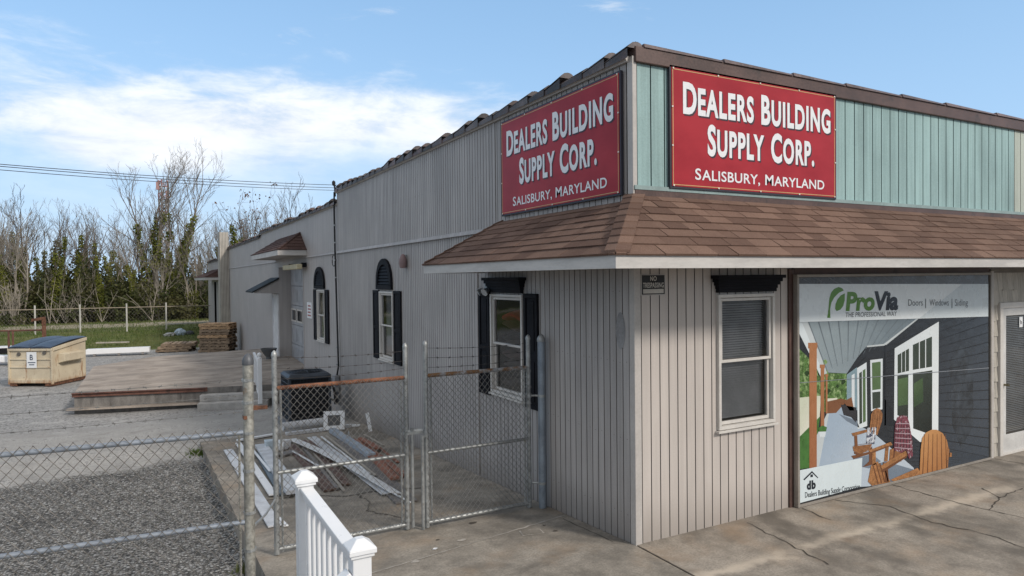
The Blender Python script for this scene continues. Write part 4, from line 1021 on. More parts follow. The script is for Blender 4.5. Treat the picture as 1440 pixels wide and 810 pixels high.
q = MB(); q.tube([(-1.55, 1.65, -.09), (-1.55, 1.65, .92)], .018, 10); q.tube([(-1.55, 1.65, .9), (-1.49, 1.69, .9)], .018, 8); q.build('drop_rod', m_galv, gr)
for z in (.20, 1.22):
    q = MB(); coil(q, (-.215, 1.69, z), .034, .05); q.tube([(-.215, 1.69, z), (-.09, 1.60, z)], .012, 8); coil(q, (-.09, 1.60, z), .047, .03); q.build('hinge', m_galv, gr)
t = thing('gate_post', 'thick grey pipe post against the wall at the gate hinge', 'post', (-.09, 1.60, -.1))
q = MB(); q.tube([(-.09, 1.6, -.14), (-.09, 1.6, 1.86)], .044, 16); q.build('pipe', M('blue_grey_pipe', (.25, .29, .335), .45, .4, var=.15, vscale=6), t, smooth=True)
q = MB(); q.lathe((-.09, 1.6, 1.85), [(.05, 0), (.05, .03), (.036, .06), (.014, .085), (0, .09)], 14); q.build('cap', m_galv, t, smooth=True)

# fence running left from the big terminal post
fp = Vector((-3.37, .97, -.35))
fdir = Vector((-1.76, .16, 0)).normalized()
t = thing('chain_link_fence', 'chain link fence with blue grey top rail running left from a weathered post', 'fence', fp)
q = MB(); q.tube([(-3.385, .97, -.4), (-3.375, .97, 1.9)], .043, 16); po = q.build('terminal_post', m_galvold, t, smooth=True)
q = MB(); q.lathe((-3.375, .97, 1.88), [(.047, 0), (.048, .035), (.036, .065), (.016, .09), (0, .095)], 14); q.build('cap', M('post_cap', (.11, .115, .125), .5, .3), po, smooth=True)
for z in (1.75, 1.56, 1.30, .98, .62, .30, -.05): q = MB(); coil(q, (-3.38, .97, z), .050, .024); q.build('tension_band', m_galv, po)
q = MB(); q.tube([(-3.46, .965, -.3), (-3.455, .965, 1.3)], .010, 6); q.build('tension_bar', m_galvold, po)
q = MB(); q.box(-3.37, -3.30, .95, .99, 1.49, 1.525); q.box(-3.32, -3.22, .98, 1.02, 1.485, 1.515); q.box(-3.42, -3.36, .93, 1.01, 1.42, 1.45); q.build('rusty_clamp', m_rust, po)
q = MB(); q.tube([(-3.34, .97, .50), (-3.20, 1.3, .47), (-3.05, 1.72, .46)], .011, 6); q.build('tie_rod', m_galv, po)
E0 = fp+fdir*5
rail0 = Vector((-3.42, .97, 1.305))
q = MB(); q.tube([rail0, rail0+fdir*5], .021, 12); q.build('top_rail', M('blue_grey_rail', (.27, .30, .34), .45, .3, var=.15, vscale=9, col2=(.18, .11, .07), c2scale=4, c2lo=.66), t, smooth=True)
q = MB(); q.tube([(-3.42, .97, .54), Vector((-3.42, .97, .54))+fdir*5], .021, 12); q.build('middle_rail', M('blue_grey_rail', (.3, .35, .41)), t, smooth=True)
q = MB(); chain(q, (-3.45, .94, -.33), fdir, 4.9, 1.69, .086, .0026); q.build('chain_mesh', m_wirerust, t, fix=False)
for z in (1.75, 1.62, 1.48):
    q = MB(); barbs(q, (-3.375, .97, z), Vector((-3.375, .97, z-.0))+fdir*5, sag=.015, gap=.11); q.build('barbed_wire', m_barb, t, fix=False)
q = MB(); q.tube([E0+Vector((0, 0, -.1)), E0+Vector((0, 0, 2.2))], .03, 10); q.build('line_post', m_galvold, t)

# ------------------------------------------------------------------ white porch railing
t = thing('white_railing', 'white vinyl guard rail with capped newel posts at the corner of the walk', 'railing', (-3.16, -.95, 0))
N1, N2 = Vector((-3.2, -.42, 0)), Vector((-3.13, -1.52, 0))
def newel(p, zt, w_=.052, zb=-.4):
    q = MB(); q.box(p.x-w_, p.x+w_, p.y-w_, p.y+w_, zb, zt); o = q.build('newel_post', m_white, t, bevel=.005)
    q = MB(); c = .076; q.box(p.x-c, p.x+c, p.y-c, p.y+c, zt, zt+.028)
    q.box(p.x-c*.86, p.x+c*.86, p.y-c*.86, p.y+c*.86, zt-.02, zt-.001)
    q.hexa([(p.x-c, p.y-c, zt+.0285), (p.x+c, p.y-c, zt+.0285), (p.x+c, p.y+c, zt+.0285), (p.x-c, p.y+c, zt+.0285)]+[(p.x+a*.022, p.y+b*.022, zt+.072) for a, b in ((-1, -1), (1, -1), (1, 1), (-1, 1))])
    q.build('cap', m_white, o, bevel=.004)
newel(N1, 1.22); newel(N2, 1.11)
A = N1+Vector((0, -.05, 1.165)); B = N2+Vector((0, .05, 1.05))
q = MB(); q.plank(A, B, .085, .03, seg=1); q.plank(A-Vector((0, 0, .045)), B-Vector((0, 0, .045)), .05, .046, seg=1); q.build('top_rail', m_white, t, bevel=.006)
A2, B2 = A-Vector((0, 0, .88)), B-Vector((0, 0, .88))
q = MB(); q.plank(A2, B2, .05, .07, seg=1); q.build('bottom_rail', m_white, t, bevel=.005)
for k in range(9):
    p = A.lerp(B, (k+.6)/9.3); q = MB(); q.box(p.x-.017, p.x+.017, p.y-.017, p.y+.017, p.z-.86, p.z-.04); q.build('baluster', m_white, t, bevel=.003)
S0 = N2+Vector((-.05, .0, .99)); S1 = S0+Vector((-.95, -.02, -.62))
q = MB(); q.plank(S0, S1, .085, .03, seg=1); q.plank(S0-Vector((0, 0, .06)), S1-Vector((0, 0, .06)), .05, .055, seg=1); q.build('stair_rail', m_white, t, bevel=.006)
q = MB(); q.plank(S0-Vector((0, 0, .8)), S1-Vector((0, 0, .8)), .05, .07, seg=1); q.build('stair_bottom_rail', m_white, t, bevel=.006)
for k in range(7):
    p = S0.lerp(S1, (k+.7)/7.5); q = MB(); q.box(p.x-.017, p.x+.017, p.y-.017, p.y+.017, p.z-.78, p.z-.03); q.build('baluster', m_white, t, bevel=.003)
newel(Vector((S1.x-.05, S1.y, 0)), .52, zb=-.6)

# ------------------------------------------------------------------ boards and scrap lying on the walk
def board(name, label, cat, a, b, wd, th, mt, lift=.012, twist=0., sag=0., group=None, lift2=None):
    A, B = pg(*a), pg(*b); A.z += lift; B.z += (lift if lift2 is None else lift2)
    q = MB(); q.plank(A, B, wd, th, twist, sag, 10)
    o = q.build(name, mt, origin=(A+B)/2, bevel=.002); tag(o, label, cat, group); return o
GB = 'scrap boards on the walk'
board('siding_board', 'outermost long white vinyl board at the left edge of the scrap pile', 'board', (321, 634), (387, 742), .15, .018, m_whited, .01, group=GB)
board('siding_board', 'white vinyl strip lying just inside the outermost board', 'board', (335, 626), (384, 700), .10, .02, m_white, .03, group=GB)
o = board('channel_and_shadow', 'fluted white channel with a dark hollow between fence post and gate', 'board', (367, 632), (414, 700), .2, .05, m_whited, .05, group=GB)
board('channel_and_shadow', 'dark board painted as the shadow below the fluted white channel', 'board', (364, 640), (398, 698), .12, .03, M('channel_shadow', (.12, .15, .18), .5), .012, group=GB)  # dark board put in for the shadow side of the white channel
board('siding_board', 'narrow white board across the far end of the scrap pile', 'board', (334, 622), (386, 613), .10, .03, m_white, .02, group=GB)
board('gutter_pipe', 'dull white pipe lying across behind the scrap boards', 'pipe', (402, 613), (494, 601), .10, .06, m_whited, .01, group=GB)
board('brown_board', 'broad dark brown board at the left of the curved white planks', 'board', (409, 628), (464, 692), .17, .03, m_brownboard, .01, group=GB)
board('brown_board', 'thin dark brown board between the white planks', 'board', (437, 622), (488, 684), .13, .025, m_brownboard, .012, group=GB)
board('grey_board', 'narrow weathered grey board next to the broad brown one', 'board', (424, 628), (474, 690), .05, .03, m_greyboard, .012, group=GB)
board('siding_plank', 'longest white siding plank bowed over the scrap pile', 'board', (410, 621), (557, 699), .16, .012, m_white, .045, .25, .05, group=GB)
board('siding_plank', 'straight white siding plank under the bowed one', 'board', (438, 617), (546, 698), .17, .012, m_whited, .03, group=GB)
board('wood_strip', 'thin beige wooden strip along the straight white plank', 'board', (459, 617), (528, 674), .035, .02, m_beigewood, .045, group=GB)
board('gutter_channel', 'blue grey gutter channel lying in the scrap pile', 'gutter', (467, 609), (523, 646), .13, .08, m_gutter, .02, group=GB)
board('grey_board', 'wide brownish grey sheet board beside the rust coloured planks', 'board', (478, 620), (572, 708), .28, .02, M('sheet_board', (.17, .155, .145), .7, var=.2, vscale=8), .008, group=GB)
board('wood_strip', 'thin white edging strip on the wide grey board near the gate', 'board', (545, 694), (577, 712), .02, .015, m_white, .04, group=GB)
board('rust_board', 'rust orange plank nearest the gate with squared end', 'board', (498, 622), (556, 678), .13, .035, m_orange, .03, group=GB)
board('rust_board', 'second rust orange plank crossing under the first', 'board', (506, 624), (570, 672), .11, .03, m_orange, .012, group=GB)
board('rust_board', 'short rust orange offcut at the head of the orange planks', 'board', (507, 622), (532, 637), .10, .03, m_orange, .06, group=GB)
board('siding_board', 'small white offcut lying right of the square frame', 'board', (486, 601), (506, 600), .16, .02, m_white, .02, group=GB)
for lab, nm, a, b, wd, mt, lf in (('slim white trim strip nearest the outer edge of the walk', 'vinyl_lath', (350, 630), (380, 668), .04, m_white, .05), ('slim white trim strip crossing the broad brown board', 'vinyl_lath', (412, 640), (452, 664), .03, m_white, .06),
        ('long thin white trim strip beside the straight plank', 'vinyl_lath', (452, 618), (520, 672), .03, m_white, .05), ('dark brown lath between the broad board and the bowed plank', 'brown_board', (428, 622), (480, 678), .06, m_brownboard, .03),
        ('dark brown lath under the gutter channel', 'brown_board', (480, 616), (534, 660), .06, m_brownboard, .01), ('pale broken lath beside the orange planks', 'wood_strip', (512, 612), (540, 628), .04, m_beigewood, .01),
        ('rust orange lath lying beyond the orange planks', 'rust_board', (524, 624), (560, 652), .05, m_orange, .012), ('short grey offcut at the foot of the broad brown board', 'grey_board', (446, 676), (468, 688), .09, m_greyboard, .012), ('pale lath between the brown board and the bowed plank', 'wood_strip', (442, 640), (484, 694), .035, m_beigewood, .03),
        ('short white strip at the near end of the outer boards', 'vinyl_lath', (388, 728), (402, 742), .06, m_white, .01)):
    board(nm, lab, 'board', a, b, wd, .015, mt, lf, group=GB)
# loose offcuts
q = MB(); c = pg(397, 633); q.box(-.12, .12, -.07, .07, 0, .16); q.box(-.12, -.108, -.2, -.0701, 0, .16); o = q.build('vinyl_offcut', m_white, bevel=.004); o.location = (c.x, c.y, c.z+.02); o.rotation_euler = (0, .12, .4); tag(o, 'white vinyl box offcut standing by the gate upright', 'offcut')
q = MB(); q.hexa([(-.07, -.07, 0), (.07, -.07, 0), (.07, .07, 0), (-.07, .07, 0), (-.09, -.09, .17), (.09, -.09, .17), (.09, .09, .17), (-.09, .09, .17)]); o = q.build('bucket_offcut', M('pale_blue_plastic', (.55, .63, .68), .4), bevel=.006); c = pg(380, 634); o.location = (c.x, c.y, c.z+.02); tag(o, 'pale blue plastic tub between fence post and gate', 'tub')
q = MB(); q.box(-.16, .16, -.1, .1, 0, .03); o = q.build('grey_offcut', m_greyboard, bevel=.003); c = pg(404, 640); o.location = (c.x, c.y, c.z+.02); o.rotation_euler = (0, 0, .5); tag(o, 'flat grey board offcut left of the brown board', 'offcut')
# square white frame standing against the pipe
t = thing('square_frame', 'small square white window frame leaning upright behind the scrap boards', 'frame', pg(470, 606))
fc = pg(470, 606); t.rotation_euler = (R(-14), 0, R(-18))
q = MB(); L = lambda u, d, z: (fc.x+u, fc.y-d, fc.z+z); ring(q, L, -.21, .21, .02, .40, .085, 0, .05); q.build('frame', m_white, t, bevel=.004)
q = MB(); fbox(q, L, -.13, .13, .01, .02, .1, .32); q.build('pane', M('dark_pane', (.03, .033, .036), .1, spec=.6), t)
o = MB(); a = pg(521, 607); q = MB(); q.plank(a, a+Vector((-.03, .13, .36)), .07, .02, upv=(0, -1, .3)); o = q.build('white_stick', m_white, origin=a, bevel=.002); tag(o, 'short white stick leaning by the grey wall', 'stick')
q = MB(); a = pg(491, 622); q.tube([a+Vector((-.05, 0, 0)), a+Vector((.0, .02, .2)), a+Vector((.05, 0, 0))], .012, 6); o = q.build('bent_bracket', m_whited, origin=a); tag(o, 'thin white bent bracket standing like an upside down V', 'bracket')
a, b = pg(398, 606), pg(458, 598)
q = MB(); dn = (b-a).normalized()
q.tube([a+Vector((0, 0, .09)), b+Vector((0, 0, .09))], .085, 12); o = q.build('downspout', m_whited, origin=a, smooth=True); tag(o, 'thick dull white downspout lying in front of the air conditioner', 'downspout')
# small litter on the walk
for k, (x_, y_) in enumerate(((612, 771), (622, 775), (690, 785))):
    q = MB(); c = pz(x_, y_, slabz(.8)); q.face([(c.x+.035*math.cos(a)*rnd.uniform(.5, 1.2), c.y+.03*math.sin(a)*rnd.uniform(.5, 1.2), slabz(c.y)+.007+rnd.uniform(0, .006)) for a in [j*.9 for j in range(7)]])
    if k == 0: o = q.build('paper_scrap', m_white, origin=(c.x, c.y, 0), fix=False); tag(o, 'torn white paper scrap on the concrete before the gate', 'paper')

# ------------------------------------------------------------------ air conditioner, meter, cable
t = thing('air_conditioner', 'dark outdoor air conditioner unit on a plastic pad behind the gate', 'air conditioner', (-.95, 10.45, -.58))
ax0, ax1, ay0, ay1, az0, az1 = -1.42, -.50, 10.0, 10.92, -.50, .50
q = MB(); q.box(ax0-.1, ax1+.1, ay0-.1, ay1+.1, -.66, az0); q.build('pad', m_pad, t, bevel=.01)
q = MB(); q.box(ax0+.04, ax1-.04, ay0+.04, ay1-.04, az0+.03, az1-.08); q.build('coil', m_acdark, t)
q = MB()
for xx in (ax0, ax1-.06):
    for yy_ in (ay0, ay1-.06): q.box(xx, xx+.06, yy_, yy_+.06, az0, az1-.08)
q.box(ax0, ax1, ay0, ay1, az1-.08, az1-.03); q.box(ax0, ax1, ay0, ay1, az0, az0+.05)
q.hexa([(ax0-.015, ay0-.015, az1-.03), (ax1+.015, ay0-.015, az1-.03), (ax1+.015, ay1+.015, az1-.03), (ax0-.015, ay1+.015, az1-.03), (ax0+.05, ay0+.05, az1+.03), (ax1-.05, ay0+.05, az1+.03), (ax1-.05, ay1-.05, az1+.03), (ax0+.05, ay1-.05, az1+.03)])
q.build('casing', m_ac, t, bevel=.008)
q = MB()
for k in range(9): z = az0+.1+k*.092; q.tube([(ax0+.03, ay0-.004, z), (ax1-.03, ay0-.004, z)], .006, 4); q.tube([(ax0-.004, ay0+.03, z), (ax0-.004, ay1-.03, z)], .006, 4)
for k in range(26): u = ax0+.07+k*.031; q.tube([(u, ay0-.002, az0+.05), (u, ay0-.002, az1-.08)], .003, 4); q.tube([(ax0-.002, ay0+.07+k*.031, az0+.05), (ax0-.002, ay0+.07+k*.031, az1-.08)], .003, 4)
q.build('side_grille', m_acgrille, t, fix=False)
q = MB(); c = Vector((-.96, 10.46, az1+.04))
for r_ in (.1, .17, .24, .31, .36): q.tube([c+Vector((r_*math.cos(a), r_*math.sin(a), .02*(1-r_/.4))) for a in [k*math.pi/12 for k in range(25)]], .006, 5)
for k in range(8): a = k*math.pi/4; q.tube([c+Vector((.06*math.cos(a), .06*math.sin(a), .02)), c+Vector((.37*math.cos(a), .37*math.sin(a), 0))], .006, 5)
q.build('fan_grille', m_acgrille, t, fix=False)
q = MB(); q.tube([(-.5, 10.6, .2), (-.30, 10.7, .15), (-.2, 10.9, -.1), (-.12, 11.1, -.3), (-.05, 11.2, -.2)], .03, 8); q.tube([(-.5, 10.5, -.05), (-.25, 10.6, -.25), (-.1, 10.9, -.3), (-.05, 11.1, -.15)], .022, 8); q.tube([(-.5, 10.5, .3), (-.28, 10.7, .2), (-.2, 10.95, -.35), (-.03, 11.15, -.4)], .014, 6)
q.build('refrigerant_hose', M('hose_wrap', (.05, .05, .055), .6), t, smooth=True)
t = thing('service_cable', 'black service cable with mast and meter box running down the side wall', 'cable', (-.05, 11.28, .1))
q = MB()
cpts = [(-.05, 11.30, 4.70), (-.06, 11.30, 4.3), (-.05, 11.31, 3.3)]+[(-.05, 11.31-.02*k, 3.3-.31*k) for k in range(1, 10)]+[(-.05, 11.28, .28)]
q.tube(cpts, .021, 8); q.tube([(-.09, 11.42, 3.0+.0)]+[(-.08, 11.32+.16*math.cos(a), 3.05+.14*math.sin(a)) for a in [k*.6 for k in range(11)]], .010, 6); q.build('conduit', m_cable, t, smooth=True)
q = MB()
for k in range(9): coil(q, (-.05, 11.30-.01*k, 3.9-.42*k), .033, .03)
q.build('cable_strap', m_galv, t)
q = MB(); q.tube([(-.02, 11.34, 4.60), (-.02, 11.36, 4.82), (-.03, 11.42, 4.90)], .022, 8); q.lathe((-.03, 11.42, 4.87), [(.03, 0), (.045, .05), (.04, .1), (0, .13)], 10)
q.tube([(-.03, 11.42, 4.92), (.02, 11.22, 4.78), (-.05, 11.32, 4.62)], .012, 6); q.build('weatherhead', m_cable, t, smooth=True)
q = MB(); q.box(-.13, -.02, 11.18, 11.42, -.12, .28); q.box(-.11, -.02, 11.62, 11.80, -.10, .18); q.box(-.10, -.02, 11.24, 11.30, -.42, -.12); q.box(-.10, -.02, 11.36, 11.40, -.42, -.12); q.build('meter_box', m_meter, t, bevel=.01)
t = thing('alarm_horn', 'faded red alarm horn high on the side wall', 'alarm', (-.02, 6.39, 2.9))
q = MB(); q.lathe((0, 0, 0), [(0, 0), (.06, .01), (.075, .09), (.068, .17), (.035, .24), (0, .26)], 14); o = q.build('horn', m_bell, None, smooth=True); o.parent = t; o.location = (-.05, 0, -.12)
q = MB(); q.box(-.03, 0, 6.36, 6.42, 2.82, 3.02); q.build('wall_bracket', m_galv, t)
t = thing('flood_light', 'silver twin flood light under the awning by the shuttered window', 'light', (-.05, 3.1, 2.45))
q = MB(); q.box(-.05, -.002, 3.06, 3.16, 2.44, 2.52); q.build('mount', m_galv, t)
for dy in (-.07, .08):
    q = MB(); q.tube([(-.06, 3.1+dy, 2.44), (-.13, 3.1+dy*1.3, 2.40)], [.03, .055], 12); q.build('lamp_head', M('silver_lamp', (.5, .52, .53), .3, .7), t, smooth=True)
t = thing('planter_bowl', 'dark grey footed bowl on the loading dock beside the white door', 'planter', (-.42, 19.0, -.08))
q = MB(); q.lathe((-.42, 19.0, -.08), [(0, 0), (.09, 0), (.09, .08), (.16, .16), (.25, .30), (.27, .36), (.25, .36), (.20, .27), (0, .25)], 16); q.build('bowl', M('grey_bowl', (.10, .105, .11), .7), t, smooth=True)

# ------------------------------------------------------------------ loading dock, steps, picket rail
dock = thing('loading_dock', 'weathered concrete loading dock with rust brown steel edge', 'loading dock', (-3, 17, -.8))
P = [(-5.76, 15.8, -.30), (-2.71, 14.97, -.30), (-1.15, 14.53, -.29), (.0, 14.2, -.29), (.38, 15.3, -.2), (.38, 19.35, -.06), (0, 22.6, -.06), (-2.42, 22.15, -.06), (-3.9, 21.85, -.06), (-5.55, 20.0, -.08)]
q = MB()
cen = (-2.2, 18.6, -.11)
for a, b in zip(P, P[1:]+P[:1]):
    q.face([a, b, cen])
q.build('deck', m_concrete, dock, fix=False)
q = MB()
for a, b in zip(P, P[1:]+P[:1]): q.face([(a[0], a[1], -1.0), (b[0], b[1], -1.0), b, a])
q.build('dock_wall', M('stained_block', (.185, .172, .158), .9, var=.25, vscale=3, col2=(.08, .072, .065), c2scale=2.5, stretch=(2, 2, .6), bump=.3), dock, fix=False)
q = MB(); A, B = Vector((-5.80, 15.78, -.40)), Vector((-2.71, 14.93, -.40))
q.plank(A, B, .05, .11, seg=1); q.plank(A+Vector((-.01, -.03, .09)), B+Vector((.02, -.03, .09)), .10, .02, seg=1); q.plank(B+Vector((0.03, 0, -.0)), B+Vector((.03, .01, .11)), .06, .03, seg=1); q.build('edge_channel', m_steel, dock, bevel=.004)
q = MB(); A, B = Vector((-5.9, 15.74, -.72)), Vector((-2.72, 14.86, -.72)); q.plank(A, B, .22, .045, seg=8, twist=.03); q.build('footing', m_concrete, dock)
t = thing('concrete_steps', 'two pale concrete steps against the loading dock front', 'steps', (-2.0, 14.3, -.8))
for k, (zz, off) in enumerate(((-.63, .62), (-.46, .32))):
    q = MB(); dn = Vector((3.05, -.83, 0)).normalized(); nn = Vector((-dn.y, dn.x, 0))*-1
    A = Vector((-2.78, 14.97, 0)); A0 = A+nn*off; B0 = A0+dn*(1.75+.1*k)
    q.hexa([Vector((p.x, p.y, -.95)) for p in (A0, B0, B0-nn*(off+.0), A0-nn*(off))]+[Vector((p.x, p.y, zz)) for p in (A0, B0, B0-nn*off, A0-nn*off)]) if k == 0 else q.hexa([Vector((p.x, p.y, -.628)) for p in (A0, B0, B0-nn*off, A0-nn*off)]+[Vector((p.x, p.y, zz)) for p in (A0, B0, B0-nn*off, A0-nn*off)])
    q.build('step', m_step, t, bevel=.012)
t = thing('picket_rail', 'short white picket hand rail with ball finial beside the dock steps', 'railing', (-1.35, 14.1, -.6))
a, b = Vector((-1.44, 13.95, 0)), Vector((-1.41, 15.2, 0))
q = MB(); q.box(a.x-.05, a.x+.05, a.y-.05, a.y+.05, -.70, .50); po = q.build('newel_post', m_white, t, bevel=.005)
q = MB(); q.lathe((a.x, a.y, .50), [(.06, 0), (.06, .03), (.025, .045), (.055, .08), (.062, .11), (.045, .15), (0, .17)], 12); q.build('finial', m_white, po, smooth=True)
q = MB(); q.plank(Vector((a.x, a.y, .32)), Vector((b.x, b.y, .50)), .06, .06, seg=1); q.plank(Vector((a.x, a.y, -.55)), Vector((b.x, b.y, -.30)), .05, .06, seg=1); q.build('rails', m_white, t)
for k in range(9):
    p = a.lerp(b, (k+.7)/9.4); u = (k+.7)/9.4; q = MB(); q.box(p.x-.02, p.x+.02, p.y-.02, p.y+.02, -.5+.25*u, .33+.18*u); q.build('baluster', m_white, t)
q = MB(); q.plank(Vector((-.45, 13.9, -.26)), Vector((-.12, 15.0, -.24)), .08, .06, seg=1); o = q.build('white_pipe_offcut', m_white, origin=(-.3, 14.4, -.25), bevel=.01); tag(o, 'short white pipe piece on the dock behind the air conditioner', 'pipe')

# ------------------------------------------------------------------ dumpster
def dumpster():
    mt, nt, b = newmat('dumpster_paint')
    p = nt.pos(); x, y, z = nt.xyz(p)
    n = nt.noise(p, 2.0, 6, .6); n2 = nt.noise(nt.scale(p, (7, 7, 1.1)), 1, 6, .7); n3 = nt.noise(p, 9, 6, .7)
    c = nt.mix(nt.ramp(n, .3, .7), (.50, .42, .30), (.62, .535, .39))
    h = nt.ramp(nt.math('ADD', z, nt.math('MULTIPLY', n2, .55)), -.52, -.28, 1, 0)
    c = nt.mix(nt.math('MULTIPLY', h, .85), c, (.30, .13, .05))
    c = nt.mix(nt.ramp(n2, .57, .66, 0, .8), c, (.30, .14, .06)); c = nt.mix(nt.ramp(n3, .62, .70, 0, .8), c, (.17, .075, .035))
    nt.l.new(c, b.inputs['Base Color']); b.inputs['Roughness'].default_value = .6; return mt
m_dump = dumpster()
t = thing('dumpster', 'cream rusty dumpster with dark blue plastic lids and a lettered notice', 'dumpster', (-7.0, 22.4, -.8))
# local frame: u along the lettered face, v into depth
O = Vector((-8.02, 22.27, -.8)); U = Vector((1.24, -.78, 0)).normalized(); V = Vector((.83, 1.32, 0)).normalized()
Lu, Lv, hf, hb = 1.47, 1.60, 1.25, 1.46
D = lambda u, v, z: O+U*u+V*v+Vector((0, 0, z))
q = MB()
q.hexa([D(.0, .0, .1), D(Lu, 0, .1), D(Lu, Lv, .1), D(0, Lv, .1), D(0, 0, hf), D(Lu, 0, hf), D(Lu, Lv, hb), D(0, Lv, hb)])
body = q.build('body', m_dump, t, bevel=.02)
q = MB()
for zz in (.62, .88): fbox(q, lambda u, d, z: D(u, -d, z), 0.03, Lu-.03, .0, .03, zz-.02, zz+.02)
fbox(q, lambda u, d, z: D(u, -d, z), -.03, Lu+.03, .0, .05, hf-.09, hf); fbox(q, lambda u, d, z: D(u, -d, z), -.01, Lu+.01, .0, .04, .1, .22)
for uu_ in (0.0, Lu): q.hexa([D(uu_-.03, -.04, .06), D(uu_+.03, -.04, .06), D(uu_+.03, .03, .06), D(uu_-.03, .03, .06), D(uu_-.03, -.04, hf), D(uu_+.03, -.04, hf), D(uu_+.03, .03, hf), D(uu_-.03, .03, hf)])
q.hexa([D(Lu, 0, hf-.10), D(Lu+.05, 0, hf-.10), D(Lu+.05, Lv, hb-.10), D(Lu, Lv, hb-.10), D(Lu, 0, hf), D(Lu+.05, 0, hf), D(Lu+.05, Lv, hb), D(Lu, Lv, hb)])
q.build('rib', m_dump, t, bevel=.006)
q = MB(); q.hexa([D(Lu+.001, .25, .72), D(Lu+.22, .28, .78), D(Lu+.22, 1.20, .78), D(Lu+.001, 1.26, .72), D(Lu+.001, .25, 1.06), D(Lu+.22, .28, 1.02), D(Lu+.22, 1.20, 1.02), D(Lu+.001, 1.26, 1.06)]); q.build('fork_pocket', m_dump, t, bevel=.012)
q = MB()
for uu_ in (.02, Lu-.25):
    q.hexa([D(uu_, -.02, 0), D(uu_+.22, -.02, 0), D(uu_+.22, Lv, 0), D(uu_, Lv, 0), D(uu_, -.02, .1), D(uu_+.22, -.02, .1), D(uu_+.22, Lv, .1), D(uu_, Lv, .1)])
q.build('skid', m_rust, t)
for a_, b_ in ((0.0, .49), (.51, 1.0)):
    q = MB(); n = 8
    for i in range(n):
        v0, v1 = i/n, (i+1)/n; P_ = lambda uu_, vv: D(Lu*uu_, -.05+(Lv+.08)*vv, hf+.025+(hb-hf)*vv)+Vector((0, 0, .05*math.sin(math.pi*vv)+.03*math.sin(math.pi*(uu_-a_)/(b_-a_))))
        for j in range(5):
            u0_, u1_ = a_+(b_-a_)*j/5, a_+(b_-a_)*(j+1)/5
            q.face([P_(u0_, v0), P_(u1_, v0), P_(u1_, v1), P_(u0_, v1)])
    for (uu_, vv) in ((a_, 0), (b_, 0)): pass
    q.face([D(Lu*a_, -.05, hf-.02), D(Lu*b_, -.05, hf-.02), D(Lu*b_, -.05, hf+.025), D(Lu*a_, -.05, hf+.025)])
    o = q.build('lid', m_lid, t, fix=False); sm = o.modifiers.new('solid', 'SOLIDIFY'); sm.thickness = .025
q = MB(); F2 = lambda u, d, z: D(u, -d, z); q.cur = 0; fbox(q, F2, .62, .96, .031, .034, .60, 1.12); q.cur = 1
f_ = lambda u, z: F2(u, .0355, z); put_text(q, 'B', .73, .84, .86, .17, f_, .02)
for k, (a, b) in enumerate(((.66, .92), (.70, .88))): fbox(q, F2, a, b, .034, .0355, .76-.07*k, .79-.07*k)
q.build('notice', [m_letter, M('notice_ink', (.04, .06, .10), .5)], t, fix=False)
q = MB()
for uu_, zz in ((.34, 1.05), (1.22, 1.09)): q.tube([F2(uu_, .0, zz), F2(uu_, .034, zz)], .06, 12)
q.build('dark_plug', M('dark_plug', (.12, .11, .10), .8), t)

# ------------------------------------------------------------------ pallets, beams, rack, bags
def pallet(name, mt, seed):
    r_ = random.Random(seed); q = MB()
    for k in range(7):
        x0 = -.58+k*.17; q.box(x0, x0+.125+r_.uniform(-.02, .02), -.5+r_.uniform(-.01, .02), .5+r_.uniform(-.02, .01), .112, .132)
    for yy_ in (-.48, -.03, .42): q.box(-.6, .6, yy_, yy_+.06, .022, .11)
    for k in range(4): x0 = -.58+k*.36; q.box(x0, x0+.1, -.5, .5, .0, .02)
    return q.build(name, mt, None)
pp = [pallet('pallet', m_pallet, 1), pallet('pallet', m_palletold, 2)]
base_c = Vector((-1.02, 30.2, -.80))
names = ['bottom pallet of the tall stack by the grey wall', 'second pallet up in the tall stack', 'third pallet up in the tall stack', 'fourth pallet up in the tall stack', 'fifth pallet up in the tall stack', 'sixth pallet up in the tall stack', 'seventh pallet up in the tall stack', 'eighth pallet up in the tall stack', 'ninth pallet up, just below the top of the stack', 'topmost pale brown pallet of the tall stack']
n_ = 0
for k in range(10):
    src = pp[0] if k in (9, 8, 5) else pp[1]
    o = src if (k == 0 and False) else src.copy()
    COL.objects.link(o); o.location = base_c+Vector((rnd.uniform(-.05, .05), rnd.uniform(-.05, .05), .136*k)); o.rotation_euler = (0, 0, R(-25)+rnd.uniform(-.05, .05)); o.scale = (1.15, 1.15, 1.02)
    tag(o, names[k], 'pallet', 'wooden pallets by the grey wall')
lowc = Vector((-2.75, 31.6, -.80))
for k in range(3):
    o = pp[1] if k == 0 else pp[1].copy()
    if k: COL.objects.link(o)
    o.location = lowc+Vector((rnd.uniform(-.1, .1)+(.0 if k < 2 else .1), rnd.uniform(-.08, .08), .136*k)); o.rotation_euler = (R(.6*k), 0, R(-22+5*k)); o.scale = (1.25, 1.1, 1)
    tag(o, ['bottom pallet of the low stack left of the tall one', 'middle pallet of the low stack left of the tall one', 'top pallet of the low stack left of the tall one'][k], 'pallet', 'wooden pallets by the grey wall')
bpy.data.objects.remove(pp[0])
q = MB(); A, B = pg(122, 501), pg(211, 497); q.plank(A+Vector((0, 0, .10)), B+Vector((0, 0, .10)), .45, .22, seg=1); o = q.build('white_beam', m_white, origin=A, bevel=.01); tag(o, 'long white wrapped beam lying on blocks behind the dumpster', 'beam')
q = MB()
for u in (.12, .5, .88): c = A.lerp(B, u); q.box(c.x-.05, c.x+.05, c.y-.22, c.y+.22, c.z, c.z+.1)
o2 = q.build('beam_blocks', m_greyboard, origin=A); o2.parent = o; o2.location = (0, 0, 0)
